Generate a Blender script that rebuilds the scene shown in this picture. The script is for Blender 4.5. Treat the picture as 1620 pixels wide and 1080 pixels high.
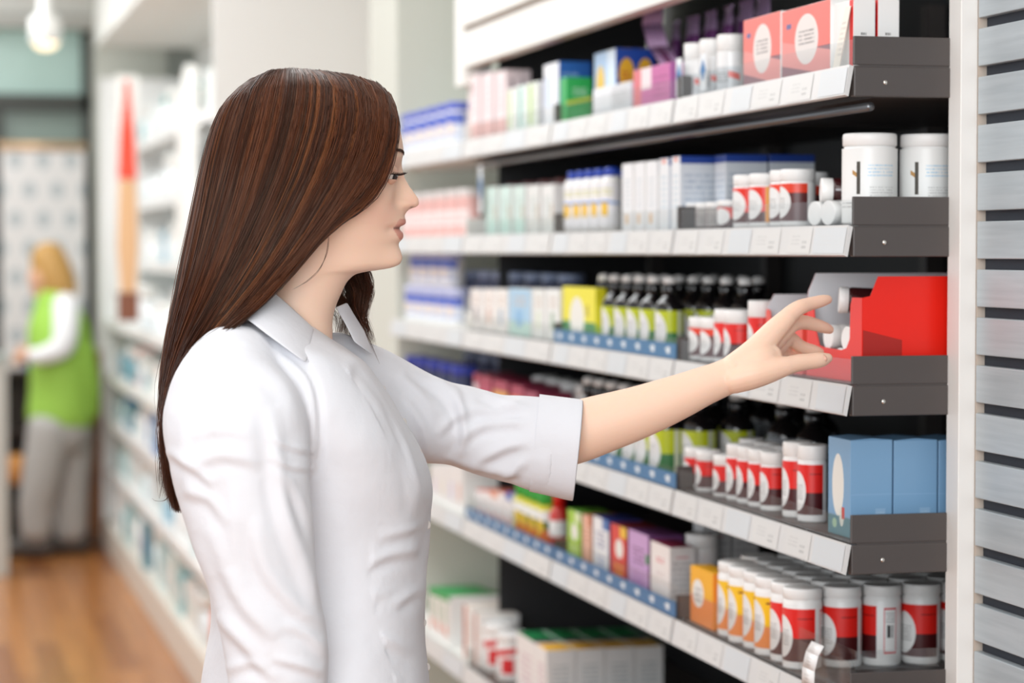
import bpy, bmesh, math, random
import numpy as np
from mathutils import Vector, Matrix, Euler

for _o in list(bpy.data.objects):
    bpy.data.objects.remove(_o)
SC = bpy.context.scene
COL = SC.collection
R = math.radians
RND = random.Random(7)

# ------------------------------------------------------------------ camera
FPX = 3825.0
YAW = math.atan(950 / 3825.0)
PITCH = math.atan(145 / 3825.0)
CAMH = 1.46
cam_d = bpy.data.cameras.new('camera')
cam = bpy.data.objects.new('camera', cam_d)
COL.objects.link(cam)
cam_d.sensor_width = 36
cam_d.lens = FPX / 1620 * 36
cam.location = (0, 0, CAMH)
cam.rotation_euler = (math.pi / 2 - PITCH, 0, -YAW)
cam_d.dof.use_dof = True
cam_d.dof.focus_distance = 2.84
cam_d.dof.aperture_fstop = 3.5
cam_d.dof.aperture_blades = 0
cam_d.clip_end = 60
SC.camera = cam

# ------------------------------------------------------------------ light
world = bpy.data.worlds.new('world')
SC.world = world
world.use_nodes = True
wb = world.node_tree.nodes['Background']
wb.inputs[0].default_value = (0.90, 0.96, 1.0, 1)
wb.inputs[1].default_value = 0.98


def area_light(name, loc, size, power, color=(0.95, 0.98, 1.0), rot=(0, 0, 0)):
    d = bpy.data.lights.new(name, 'AREA')
    d.shape = 'RECTANGLE'
    d.size, d.size_y = size
    d.energy = power
    d.color = color
    o = bpy.data.objects.new(name, d)
    o.location = loc
    o.rotation_euler = rot
    COL.objects.link(o)
    return o


area_light('ceiling_panel_light', (-0.1, 1.9, 2.93), (1.6, 2.6), 22)
area_light('ceiling_panel_light', (0.0, 4.9, 2.93), (1.0, 2.2), 48)
area_light('ceiling_panel_light', (0.0, 8.2, 2.93), (1.2, 2.6), 70)
area_light('ceiling_panel_light', (-0.3, 11.0, 2.93), (1.2, 1.6), 48)
area_light('added_fill_light', (-1.0, -1.2, 2.05), (2.8, 1.5), 104, (0.93, 0.97, 1.0), (R(76), 0, R(-22)))  # added soft fill from behind and left of the camera, no window built

SC.view_settings.view_transform = 'Standard'
SC.view_settings.look = 'None'
SC.view_settings.exposure = 0.0
SC.view_settings.gamma = 1.0
SC.view_settings.use_curve_mapping = False
try:
    SC.cycles.max_bounces = 8
    SC.cycles.transparent_max_bounces = 16
    SC.cycles.use_denoising = True
    SC.cycles.caustics_reflective = False
    SC.cycles.caustics_refractive = False
except Exception:
    pass

# ------------------------------------------------------------------ photo pixel -> world helpers (1620x1080)
_f = Vector((math.sin(YAW) * math.cos(PITCH), math.cos(YAW) * math.cos(PITCH), -math.sin(PITCH)))
_r = Vector((math.cos(YAW), -math.sin(YAW), 0))
_u = _r.cross(_f)
C0 = Vector((0, 0, CAMH))


def ray(px, py):
    return _f + _r * ((px - 810) / FPX) + _u * ((540 - py) / FPX)


def onX(px, py, X):
    d = ray(px, py)
    return C0 + d * (X / d.x)


def onY(px, py, Y):
    d = ray(px, py)
    return C0 + d * (Y / d.y)


def onZ(px, py, Z):
    d = ray(px, py)
    return C0 + d * ((Z - CAMH) / d.z)


def PZ(px, py, z):
    return C0 + ray(px, py) * z


# ------------------------------------------------------------------ materials
MATS = {}


def srgb(h):
    if isinstance(h, str):
        h = h.lstrip('#')
        c = [int(h[i:i + 2], 16) / 255 for i in (0, 2, 4)]
    else:
        c = h
    return tuple((x / 12.92 if x <= 0.04045 else ((x + 0.055) / 1.055) ** 2.4) for x in c)


class NT:
    """tiny node helper"""

    def __init__(s, name):
        s.m = bpy.data.materials.new(name)
        s.m.use_nodes = True
        s.t = s.m.node_tree
        s.b = s.t.nodes['Principled BSDF']

    def n(s, typ, **kw):
        nd = s.t.nodes.new(typ)
        for k, v in kw.items():
            setattr(nd, k, v)
        return nd

    def link(s, a, b):
        s.t.links.new(a, b)

    def put(s, sock, v):
        if hasattr(v, 'is_linked') or hasattr(v, 'links'):
            s.link(v, sock)
        else:
            sock.default_value = v

    def math(s, op, a, b=None, c=None):
        nd = s.n('ShaderNodeMath', operation=op)
        s.put(nd.inputs[0], a)
        if b is not None:
            s.put(nd.inputs[1], b)
        if c is not None:
            s.put(nd.inputs[2], c)
        return nd.outputs[0]

    def mix(s, fac, a, b):
        nd = s.n('ShaderNodeMix', data_type='RGBA')
        s.put(nd.inputs[0], fac)
        for k, v in ((6, a), (7, b)):
            if isinstance(v, tuple):
                v = (v + (1,))[:4]
            s.put(nd.inputs[k], v)
        return nd.outputs[2]


def mat(name, color, rough=0.45, metal=0.0, spec=0.5, emis=None, noise=0.0, nscale=30, bump=0.0, coat=0.0, sss=0.0):
    if name in MATS:
        return MATS[name]
    q = NT(name)
    c = srgb(color)
    q.b.inputs['Base Color'].default_value = c + (1,)
    q.b.inputs['Roughness'].default_value = rough
    q.b.inputs['Metallic'].default_value = metal
    q.b.inputs['Specular IOR Level'].default_value = spec
    q.b.inputs['Coat Weight'].default_value = coat
    if sss:
        q.b.inputs['Subsurface Weight'].default_value = sss
        q.b.inputs['Subsurface Radius'].default_value = (1, .35, .2)
        q.b.inputs['Subsurface Scale'].default_value = 0.01
    if emis:
        q.b.inputs['Emission Color'].default_value = c + (1,)
        q.b.inputs['Emission Strength'].default_value = emis
    if noise or bump:
        tc = q.n('ShaderNodeTexCoord')
        nz = q.n('ShaderNodeTexNoise')
        nz.inputs['Scale'].default_value = nscale
        nz.inputs['Detail'].default_value = 4
        q.link(tc.outputs['Object'], nz.inputs['Vector'])
        if noise:
            k = q.math('MULTIPLY_ADD', nz.outputs['Fac'], noise * 2, 1 - noise)
            mx = q.n('ShaderNodeVectorMath', operation='SCALE')
            mx.inputs[0].default_value = c
            q.link(k, mx.inputs['Scale'])
            q.link(mx.outputs[0], q.b.inputs['Base Color'])
        if bump:
            bp = q.n('ShaderNodeBump')
            bp.inputs['Distance'].default_value = bump
            q.link(nz.outputs['Fac'], bp.inputs['Height'])
            q.link(bp.outputs[0], q.b.inputs['Normal'])
    MATS[name] = q.m
    return q.m


def lmat(name, base, layers, rough=0.4, coat=0.0):
    """printed surface: UV layers over a base colour.
    ('r',u0,u1,v0,v1,col) rectangle  ('e',cu,cv,ru,rv,col) ellipse  ('t',u0,u1,v0,v1,col,lines) small print
    ('b',u0,u1,v0,v1,col,n) bar code  ('g',v0,v1,col) vertical blend to col  ('s',u0,u1,v0,v1,col,slope) slanted rectangle"""
    if name in MATS:
        return MATS[name]
    q = NT(name)
    uv = q.n('ShaderNodeUVMap')
    sp = q.n('ShaderNodeSeparateXYZ')
    q.link(uv.outputs[0], sp.inputs[0])
    u, v = sp.outputs[0], sp.outputs[1]
    col = srgb(base)
    for L in layers:
        k = L[0]
        if k in 'rtbs':
            u0, u1, v0, v1, c = L[1:6]
            vv = v
            if k == 's':
                vv = q.math('MULTIPLY_ADD', u, L[6], v)
            a = q.math('COMPARE', u, (u0 + u1) / 2, abs(u1 - u0) / 2)
            b = q.math('COMPARE', vv, (v0 + v1) / 2, abs(v1 - v0) / 2)
            m = q.math('MULTIPLY', a, b)
            if k == 't':
                n = L[6]
                row = q.math('MULTIPLY', q.math('SUBTRACT', v, v0), n / (v1 - v0))
                fr = q.math('LESS_THAN', q.math('FRACT', row), 0.5)
                cx = q.n('ShaderNodeCombineXYZ')
                q.link(q.math('MULTIPLY', u, 46.0 / max(.15, abs(u1 - u0))), cx.inputs[0])
                q.link(q.math('MULTIPLY', q.math('FLOOR', row), 7.31), cx.inputs[1])
                nz = q.n('ShaderNodeTexNoise')
                nz.inputs['Scale'].default_value = 1.0
                nz.inputs['Detail'].default_value = 0
                q.link(cx.outputs[0], nz.inputs['Vector'])
                m = q.math('MULTIPLY', m, q.math('MULTIPLY', fr, q.math('GREATER_THAN', nz.outputs['Fac'], 0.47)))
            if k == 'b':
                w = q.n('ShaderNodeTexWhiteNoise', noise_dimensions='1D')
                q.link(q.math('FLOOR', q.math('MULTIPLY', u, L[6] / (u1 - u0))), w.inputs['W'])
                m = q.math('MULTIPLY', m, q.math('GREATER_THAN', w.outputs['Value'], 0.5))
        elif k == 'e':
            cu, cv, ru, rv, c = L[1:6]
            s1 = q.n('ShaderNodeVectorMath', operation='SUBTRACT')
            q.link(uv.outputs[0], s1.inputs[0])
            s1.inputs[1].default_value = (cu, cv, 0)
            s2 = q.n('ShaderNodeVectorMath', operation='DIVIDE')
            q.link(s1.outputs[0], s2.inputs[0])
            s2.inputs[1].default_value = (ru, rv, 1)
            s3 = q.n('ShaderNodeVectorMath', operation='LENGTH')
            q.link(s2.outputs[0], s3.inputs[0])
            m = q.math('LESS_THAN', s3.outputs['Value'], 1.0)
        elif k == 'g':
            v0, v1, c = L[1:4]
            mr = q.n('ShaderNodeMapRange')
            q.link(v, mr.inputs[0])
            mr.inputs[1].default_value = v0
            mr.inputs[2].default_value = v1
            m = mr.outputs[0]
        col = q.mix(m, col, srgb(c))
    if isinstance(col, tuple):
        q.b.inputs['Base Color'].default_value = col + (1,)
    else:
        q.link(col, q.b.inputs['Base Color'])
    q.b.inputs['Roughness'].default_value = rough
    q.b.inputs['Coat Weight'].default_value = coat
    MATS[name] = q.m
    return q.m


def clear_mat(name, tint=(0.965, 0.97, 0.97), gloss=0.07):
    if name in MATS:
        return MATS[name]
    m = bpy.data.materials.new(name)
    m.use_nodes = True
    t = m.node_tree
    t.nodes.clear()
    out = t.nodes.new('ShaderNodeOutputMaterial')
    mx = t.nodes.new('ShaderNodeMixShader')
    tr = t.nodes.new('ShaderNodeBsdfTransparent')
    gl = t.nodes.new('ShaderNodeBsdfGlossy')
    ad = t.nodes.new('ShaderNodeMath')
    ad.operation = 'MULTIPLY_ADD'
    ad.inputs[1].default_value = 0.8
    ad.inputs[2].default_value = gloss * 0.3
    tr.inputs[0].default_value = tint + (1,)
    gl.inputs['Roughness'].default_value = 0.08
    ad.inputs[0].default_value = 0.0
    mx.inputs[0].default_value = gloss
    t.links.new(tr.outputs[0], mx.inputs[1])
    t.links.new(gl.outputs[0], mx.inputs[2])
    t.links.new(mx.outputs[0], out.inputs[0])
    MATS[name] = m
    return m


# ------------------------------------------------------------------ mesh builder
class MB:
    def __init__(s):
        s.v, s.f, s.uv, s.mi, s.sm = [], [], [], [], []
        s.mats = []

    def _m(s, m):
        if m not in s.mats:
            s.mats.append(m)
        return s.mats.index(m)

    def face(s, idx, uvs, m, smooth=False):
        s.f.append(tuple(idx))
        s.uv.append(uvs)
        s.mi.append(s._m(m))
        s.sm.append(smooth)

    def quad(s, pts, m, uvs=((0, 0), (1, 0), (1, 1), (0, 1)), smooth=False):
        b = len(s.v)
        s.v += [tuple(p) for p in pts]
        s.face(range(b, b + len(pts)), list(uvs)[:len(pts)] if len(pts) <= 4 else [(0, 0)] * len(pts), m, smooth)
        return s

    def box(s, x0, x1, y0, y1, z0, z1, m, front=None, side=None, top=None, back=None):
        """front = -X face (u runs towards -Y, i.e. left to right as seen), side = +-Y faces"""
        b = len(s.v)
        s.v += [(x0, y0, z0), (x1, y0, z0), (x1, y1, z0), (x0, y1, z0), (x0, y0, z1), (x1, y0, z1), (x1, y1, z1), (x0, y1, z1)]
        q = ((0, 0), (1, 0), (1, 1), (0, 1))
        F = front or m
        S = side or m
        T = top or m
        for idx, mm in (((3, 0, 4, 7), F), ((0, 1, 5, 4), S), ((2, 3, 7, 6), S), ((1, 2, 6, 5), back or m), ((4, 5, 6, 7), T), ((3, 2, 1, 0), m)):
            s.face([b + i for i in idx], q, mm)
        return s

    def lathe(s, prof, m, seg=28, mats=None, cap=True, u0=0.0, u1=1.0, center=(0, 0), smooth=True):
        """prof: [(r,z)] bottom to top; u=.5 looks at -X; mats per band"""
        b = len(s.v)
        full = (u1 - u0) > 0.999
        n = seg if full else seg + 1
        zs = [p[1] for p in prof]
        zmin, zmax = min(zs), max(zs)
        for r, z in prof:
            for i in range(n):
                u = u0 + (u1 - u0) * i / seg
                a = 2 * math.pi * u
                s.v.append((center[0] + r * math.cos(a), center[1] + r * math.sin(a), z))
        for k in range(len(prof) - 1):
            mm = mats[k] if mats else m
            for i in range(seg):
                j = (i + 1) % n if full else i + 1
                va, vb = (prof[k][1] - zmin) / max(1e-6, zmax - zmin), (prof[k + 1][1] - zmin) / max(1e-6, zmax - zmin)
                ua, ub = i / seg, (i + 1) / seg
                s.face((b + k * n + i, b + k * n + j, b + (k + 1) * n + j, b + (k + 1) * n + i),
                       ((ua, va), (ub, va), (ub, vb), (ua, vb)), mm, smooth)
        if cap and full:
            s.face([b + i for i in range(n)][::-1], [(0, 0)] * n, mats[0] if mats else m)
            e = b + (len(prof) - 1) * n
            s.face([e + i for i in range(n)], [(.5, 1)] * n, mats[-1] if mats else m)
        return s

    def tube(s, pts, rad, m, seg=10, cap=True):
        pts = [Vector(p) for p in pts]
        if not hasattr(rad, '__len__'):
            rad = [rad] * len(pts)
        b = len(s.v)
        up = None
        for i, p in enumerate(pts):
            t = (pts[min(i + 1, len(pts) - 1)] - pts[max(i - 1, 0)]).normalized()
            if up is None:
                up = Vector((0, 0, 1)) if abs(t.z) < 0.9 else Vector((1, 0, 0))
            a = t.cross(up).normalized()
            up = a.cross(t).normalized()
            for k in range(seg):
                g = 2 * math.pi * k / seg
                s.v.append(tuple(p + (a * math.cos(g) + up * math.sin(g)) * rad[i]))
        for i in range(len(pts) - 1):
            for k in range(seg):
                j = (k + 1) % seg
                s.face((b + i * seg + k, b + i * seg + j, b + (i + 1) * seg + j, b + (i + 1) * seg + k), [(0, 0)] * 4, m, True)
        if cap:
            s.face([b + k for k in range(seg)][::-1], [(0, 0)] * seg, m, True)
            e = b + (len(pts) - 1) * seg
            s.face([e + k for k in range(seg)], [(0, 0)] * seg, m, True)
        return s

    def prism(s, poly, axis, a0, a1, m):
        """extrude 2D poly (in the other two axes, order kept) along axis 'x','y','z'"""
        def mk(p, a):
            if axis == 'x':
                return (a, p[0], p[1])
            if axis == 'y':
                return (p[0], a, p[1])
            return (p[0], p[1], a)
        b = len(s.v)
        n = len(poly)
        s.v += [mk(p, a0) for p in poly] + [mk(p, a1) for p in poly]
        xs = [p[0] for p in poly]
        ys = [p[1] for p in poly]
        w, h = max(xs) - min(xs) + 1e-9, max(ys) - min(ys) + 1e-9
        uvp = [((p[0] - min(xs)) / w, (p[1] - min(ys)) / h) for p in poly]
        s.face([b + i for i in range(n)], uvp, m)
        s.face([b + n + i for i in range(n)][::-1], uvp[::-1], m)
        for i in range(n):
            j = (i + 1) % n
            s.face((b + j, b + i, b + n + i, b + n + j), [(0, 0)] * 4, m)
        return s

    def xf(s, M, start=0):
        for i in range(start, len(s.v)):
            s.v[i] = tuple(M @ Vector(s.v[i]))
        return s

    def mesh(s, name):
        me = bpy.data.meshes.new(name)
        me.from_pydata(s.v, [], s.f)
        for m in s.mats:
            me.materials.append(m)
        me.polygons.foreach_set('material_index', s.mi)
        me.polygons.foreach_set('use_smooth', s.sm)
        ul = me.uv_layers.new(name='UVMap')
        flat = []
        for u in s.uv:
            for p in u:
                flat += [p[0], p[1]]
        ul.data.foreach_set('uv', flat)
        me.update()
        return me

    def build(s, name, parent=None, bevel=0, fix=False):
        me = s.mesh(name)
        if fix:
            bm = bmesh.new()
            bm.from_mesh(me)
            bmesh.ops.recalc_face_normals(bm, faces=bm.faces)
            bm.to_mesh(me)
            bm.free()
        o = bpy.data.objects.new(name, me)
        COL.objects.link(o)
        o.parent = parent
        if bevel:
            md = o.modifiers.new('bevel', 'BEVEL')
            md.width = bevel
            md.segments = 2
            md.limit_method = 'ANGLE'
            md.harden_normals = False
        return o


def tag(o, label=None, cat=None, group=None, kind=None):
    if label:
        o['label'] = label
    if cat:
        o['category'] = cat
    if group:
        o['group'] = group
    if kind:
        o['kind'] = kind
    return o


def empty(name, loc=(0, 0, 0), rz=0.0):
    o = bpy.data.objects.new(name, None)
    o.empty_display_size = 0.05
    COL.objects.link(o)
    o.location = loc
    o.rotation_euler = (0, 0, rz)
    return o


def copy_tree(o, parent=None):
    c = o.copy()
    COL.objects.link(c)
    c.parent = parent
    for ch in list(o.children):
        copy_tree(ch, c)
    return c


ORD = ['first', 'second', 'third', 'fourth', 'fifth', 'sixth', 'seventh', 'eighth', 'ninth', 'tenth', 'eleventh', 'twelfth', 'thirteenth',
       'fourteenth', 'fifteenth', 'sixteenth', 'seventeenth', 'eighteenth', 'nineteenth', 'twentieth']
# ================================================================== ROOM SHELL
M_WHITE = mat('warm white paint', '#e9eae5', 0.6, noise=0.02, nscale=6)
M_WALLG = mat('pale sage wall paint', '#cdd0c6', 0.7, noise=0.02, nscale=4)
M_GREY = mat('dark grey steel', '#4c4644', 0.42, noise=0.03, nscale=60)
M_BLACK = mat('black back panel', '#2b2b2d', 0.45, noise=0.05, nscale=40)
M_RAIL = mat('white plastic rail', '#d4d4d3', 0.35)
M_CLEAR = clear_mat('clear acrylic')
M_BEIGE = mat('beige post lacquer', '#f0eeea', 0.4, noise=0.015, nscale=8)


def floor_material():
    q = NT('oiled wood planks')
    tc = q.n('ShaderNodeTexCoord')
    mp = q.n('ShaderNodeMapping')
    mp.inputs['Rotation'].default_value = (0, 0, R(90))
    q.link(tc.outputs['Object'], mp.inputs[0])
    br = q.n('ShaderNodeTexBrick')
    br.inputs['Scale'].default_value = 1.0
    br.inputs['Brick Width'].default_value = 1.3
    br.inputs['Row Height'].default_value = 0.085
    br.inputs['Mortar Size'].default_value = 0.0012
    br.inputs['Color1'].default_value = srgb('#96541f') + (1,)
    br.inputs['Color2'].default_value = srgb('#d8914c') + (1,)
    br.inputs['Mortar'].default_value = srgb('#3f2312') + (1,)
    q.link(mp.outputs[0], br.inputs['Vector'])
    mp2 = q.n('ShaderNodeMapping')
    mp2.inputs['Scale'].default_value = (14, 1.1, 1)
    q.link(tc.outputs['Object'], mp2.inputs[0])
    nz = q.n('ShaderNodeTexNoise')
    nz.inputs['Scale'].default_value = 3
    nz.inputs['Detail'].default_value = 5
    q.link(mp2.outputs[0], nz.inputs['Vector'])
    c = q.mix(q.math('MULTIPLY', nz.outputs['Fac'], 0.65), br.outputs['Color'], srgb('#6b3a1a'))
    q.link(c, q.b.inputs['Base Color'])
    q.b.inputs['Roughness'].default_value = 0.28
    q.b.inputs['Coat Weight'].default_value = 0.3
    q.b.inputs['Coat Roughness'].default_value = 0.2
    return q.m


MB().box(-3.2, 2.3, -1.5, 16, -0.1, 0, floor_material()).build('floor')['kind'] = 'structure'
MB().box(-3.2, 2.3, -1.5, 16, 3.0, 3.1, M_WHITE).build('ceiling')['kind'] = 'structure'
# right hand wall behind the fixtures
MB().box(1.62, 1.74, 5.0, 12.6, 0, 3.0, M_WALLG).build('wall_right')['kind'] = 'structure'
MB().box(1.62, 1.74, -1.5, 5.0, 0, 3.0, M_WHITE).build('wall_right_front')['kind'] = 'structure'

XF = 1.149          # front plane of the wall shelving
YN = onX(1345, 395, XF).y   # its near end
BAYX = [1345, 1070, 875, 735, 620]
BAYY = [onX(p, 395, XF).y for p in BAYX]
DEPTH = 0.44
EYE = CAMH
ZS = {r: EYE + (291 - 252 * (r - 1)) / 1250.0 for r in range(1, 6)}
ZS[6] = EYE - 0.89
ROWN = {1: 'top', 2: 'second', 3: 'third', 4: 'fourth', 5: 'fifth', 6: 'lowest'}
BAYN = ['nearest bay', 'second bay', 'third bay', 'farthest bay']

M_PRICE = lmat('price label print', '#d6d6d4', [('t', .12, .5, .35, .8, '#c6c6c5', 3), ('t', .6, .8, .2, .6, '#adadac', 2)], 0.4)
M_PRICEB = lmat('pale blue price label', '#cfd4d7', [('t', .12, .6, .3, .8, '#cfd3d5', 3)], 0.4)
M_INS = lmat('blue leaflet strip print', '#2f6f9f', [('r', .4, .62, .3, .72, '#dfe9ef'), ('r', .32, .48, .5, .62, '#dfe9ef')], 0.35)
M_SCREW = mat('bright screw head', '#d9d6cf', 0.25, 0.9)
M_STEEL = mat('grey steel tube', '#77797c', 0.3, 0.8)  # mid-grey metal of the tube below the top shelf


def shelf_bay(row, b):
    y0, y1 = BAYY[b] + (0.004 if b else 0), BAYY[b + 1] - 0.004
    z = ZS[row]
    t = empty('display_shelf', (XF, y0, z - 0.05))
    far = b == 3
    tag(t, f'{"white" if far else "dark grey"} metal shelf tray with white price rail, {ROWN[row]} level, {BAYN[b]}', 'shelf',
        'metal shelf trays of the wall display')
    L = y1 - y0
    body = M_WHITE if far else M_GREY
    # pan: floor of the tray and a slim underside
    MB().box(0.012, DEPTH, 0.002, L - 0.002, 0.035, 0.05, body).box(0.05, DEPTH, 0.01, L - 0.01, 0.012, 0.035, body).build('shelf_board', t)
    MB().box(0.004, DEPTH, 0, 0.012, 0.010, 0.048, body).build('end_panel', t, bevel=0.0015)
    MB().box(0.004, DEPTH, 0.001, 0.006, 0.050, 0.086, body).build('side_lip', t, bevel=0.001)
    MB().box(0.004, DEPTH, L - 0.012, L, 0.010, 0.05, body).build('end_panel', t, bevel=0.0015)
    sc = MB().lathe([(0.0032, 0), (0.0028, 0.0015), (0.001, 0.002)], M_SCREW, 12).xf(
        Matrix.Translation((0.046, 0, 0.028)) @ Matrix.Rotation(R(90), 4, 'X')).build('screw', t)
    # tilted white price rail
    p = [(-0.002, 0.050), (-0.008, 0.012), (-0.003, 0.010), (0.004, 0.048)]
    rl = MB().prism(p, 'y', 0.001, L - 0.001, M_RAIL).build('price_rail', t, fix=True)
    n = 6 if b < 2 else 4
    for i in range(n):
        w = L / n
        a = i * w + w * 0.03
        c = a + w * RND.uniform(0.7, 0.93)
        d = -0.0003
        MB().quad([(-0.008 + d, c, 0.014), (-0.008 + d, a, 0.014), (-0.0027 + d, a, 0.047), (-0.0027 + d, c, 0.047)],
                  M_PRICE if (i * 7 + row * 3 + b) % 3 else M_PRICEB).build('price_label', rl)
    if not far:
        # clear product guard
        h = 0.032 if row != 5 else 0.05
        MB().box(0.004, 0.0058, 0.004, L - 0.004, 0.05, 0.05 + h, M_CLEAR).build('clear_guard', t)
    if (row, b) in ((3, 1), (4, 1), (5, 1), (5, 2)):
        st = MB()
        k = 9
        for i in range(k):
            a, c = L * i / k, L * (i + 1) / k
            st.quad([(0.001, c, 0.051), (0.001, a, 0.051), (0.001, a, 0.075), (0.001, c, 0.075)], M_INS)
        o = st.build('blue_strip', t)
        md = o.modifiers.new('solid', 'SOLIDIFY')
        md.thickness = 0.001
    return t


for row in range(1, 7):
    for b in range(4):
        if row == 6 and b == 0:
            continue
        shelf_bay(row, b)
# light tube under the top shelf front edge
for row in (1,):
    z = ZS[row] - 0.052
    o = MB().tube([(XF + 0.03, YN + 0.01, z), (XF + 0.03, BAYY[3], z)], 0.006, M_STEEL, 10).build('lamp_tube')
    tag(o, f'slim grey metal tube running beneath the {ROWN[row]} shelf front', 'tube')

zf = onX(745, 103, XF).z
# back panels, uprights, base and fascia of the wall fixture
XB = XF + DEPTH
for b in range(3):
    m = MB().box(XB + 0.002, XB + 0.02, BAYY[b] + 0.002, BAYY[b + 1] - 0.002, 0.0, 2.999, M_BLACK)
    o = m.build('back_panel')
    tag(o, f'black back panel behind the shelves of the {BAYN[b]}', 'back panel')
for b in (1, 2, 3):
    o = MB().box(XB - 0.03, XB, BAYY[b] - 0.015, BAYY[b] + 0.015, 0.13, zf - .003 if b < 3 else zf - .003, M_GREY).build('upright_post')
    tag(o, f'dark upright post between shelf bays, {ORD[b-1]} from the slatted wall', 'post')
# fascia above the top shelf: two white boards
zf = onX(745, 103, XF).z
zt = onX(745, 40, XF).z
t = empty('header_fascia', (XF, BAYY[3], zf))
tag(t, 'white header boards above the top shelf of the wall display', 'fascia')
MB().box(0.0, 0.03, YN - BAYY[3] + .004, 0, 0, zt - zf - 0.004, M_WHITE).build('lower_board', t)
MB().box(-0.012, 0.03, YN - BAYY[3] + .004, 0, zt - zf, 2.99 - zf, M_WHITE).build('upper_board', t)
# white end panel of the dark bays
y3 = BAYY[3]
MB().box(XF + 0.02, XB + 0.02, BAYY[4] + 0.03, BAYY[4] + 0.4, 0, 2.999, M_WALLG).build('wall_pier')['kind'] = 'structure'
o = MB().box(XF + 0.075, XB - 0.032, y3 + 0.0, y3 + 0.002, 0.14, zf + .3, M_BLACK).build('divider_panel')
tag(o, 'black divider panel between the third bay and the farthest bay', 'divider panel')
o = MB().box(XF + 0.0, XF + 0.06, y3 + 0.006, y3 + 0.09, ZS[1]+.12, 2.99, M_WHITE).build('white_end_post')
tag(o, 'white vertical post closing the far end of the header boards', 'post')
o = MB().box(XF + 0.03, XB, YN, BAYY[4], 0.0, 0.12, M_WHITE).build('plinth')
tag(o, 'white plinth under the wall shelves', 'plinth')

# near post and slatted wall at the right edge
xp0 = onY(1499, 540, 2.86).x
xp1 = onY(1541, 540, 2.83).x
o = MB().box(xp0, xp1, 2.825, 2.862, 0, 2.99, M_BEIGE).build('white_post', bevel=0.001)
tag(o, 'off-white vertical post between the shelves and the grey slats', 'post')
o = MB().box(xp1 + 0.0005, xp1 + 0.05, 2.8235, 2.86, 0, 2.99, mat('beige edging', '#cfc0b2', 0.5)).build('trim_2')
o['kind'] = 'structure'
M_DARKFELT = mat('dark textured backing', '#3a3d45', 0.8, noise=0.35, nscale=900)
MB().box(onY(1544, 540, 2.822).x + 0.0125, xp1 + 0.05, 1.6, 2.823, 0, 2.99, M_DARKFELT).build('wall_slat_backing')['kind'] = 'structure'


def slat_material():
    q = NT('brushed grey slat')
    tc = q.n('ShaderNodeTexCoord')
    mp = q.n('ShaderNodeMapping')
    mp.inputs['Scale'].default_value = (30, 6, 160)
    q.link(tc.outputs['Object'], mp.inputs[0])
    nz = q.n('ShaderNodeTexNoise')
    nz.inputs['Scale'].default_value = 1
    nz.inputs['Detail'].default_value = 5
    q.link(mp.outputs[0], nz.inputs['Vector'])
    c = q.mix(nz.outputs['Fac'], srgb('#a5b0b6'), srgb('#c8d1d6'))
    q.link(c, q.b.inputs['Base Color'])
    q.b.inputs['Metallic'].default_value = 0.15
    q.b.inputs['Roughness'].default_value = 0.4
    return q.m


M_SLAT = slat_material()
xs = onY(1544, 540, 2.822).x
z_b0 = onX(1546, 105, xs).z
pitch_ = (onX(1546, 105, xs).z - onX(1546, 485, xs).z) / 5
k = 0
zz = z_b0 + pitch_ * 1
while zz > 0.80:
    o = MB().box(xs, xs + 0.012, 2.2, 2.822, zz, zz + pitch_ * 0.775, M_SLAT).build('wall_slat', bevel=0.0012)
    tag(o, 'brushed grey horizontal slat on the right wall, ' + (
        f'{ORD[k]} from the top' if k < 16 else 'one of a stack of equal slats'), 'slat', 'grey wall slats')
    k += 1
    zz -= pitch_
# ================================================================== FAR PART OF THE SHOP
M_DKFRAME = mat('dark window frame', '#3d403b', 0.5)
M_GLASSG = mat('grey green backlit glass', '#a9c2b8', 0.3, emis=0.12)
YF = 12.7
z_sill = 0.0


def wbox(px0, px1, py0, py1, Y, th, m, name, struct=True, parent=None):
    a = onY(px0, py1, Y)
    b = onY(px1, py0, Y)
    o = MB().box(a.x, b.x, Y, Y + th, a.z, b.z, m).build(name, parent)
    if struct:
        o['kind'] = 'structure'
    return o


# far wall pieces around the glazed entrance
wbox(-700, -160, -400, 905, YF, 0.1, M_WALLG, 'wall_back')
wbox(158, 262, -400, 860, YF - 0.35, 0.35, M_WALLG, 'trim_3')       # white pier
MB().box(1.0, 1.62, YF, YF + 0.1, 0, 3, M_WHITE).build('wall_back_right')['kind'] = 'structure'
wbox(-160, 158, -400, 22, YF - 0.1, 0.2, M_WHITE, 'trim_4')
wbox(-160, 158, 22, 38, YF - 0.16, 0.2, mat('grey beam paint', '#b9bbb6', 0.6), 'trim_5')  # grey horizontal beam below the white strip
# window with frame members
w = wbox(-160, 158, 38, 850, YF + 0.1, 0.02, M_GLASSG, 'window_1')
w.data.materials.clear()


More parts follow.
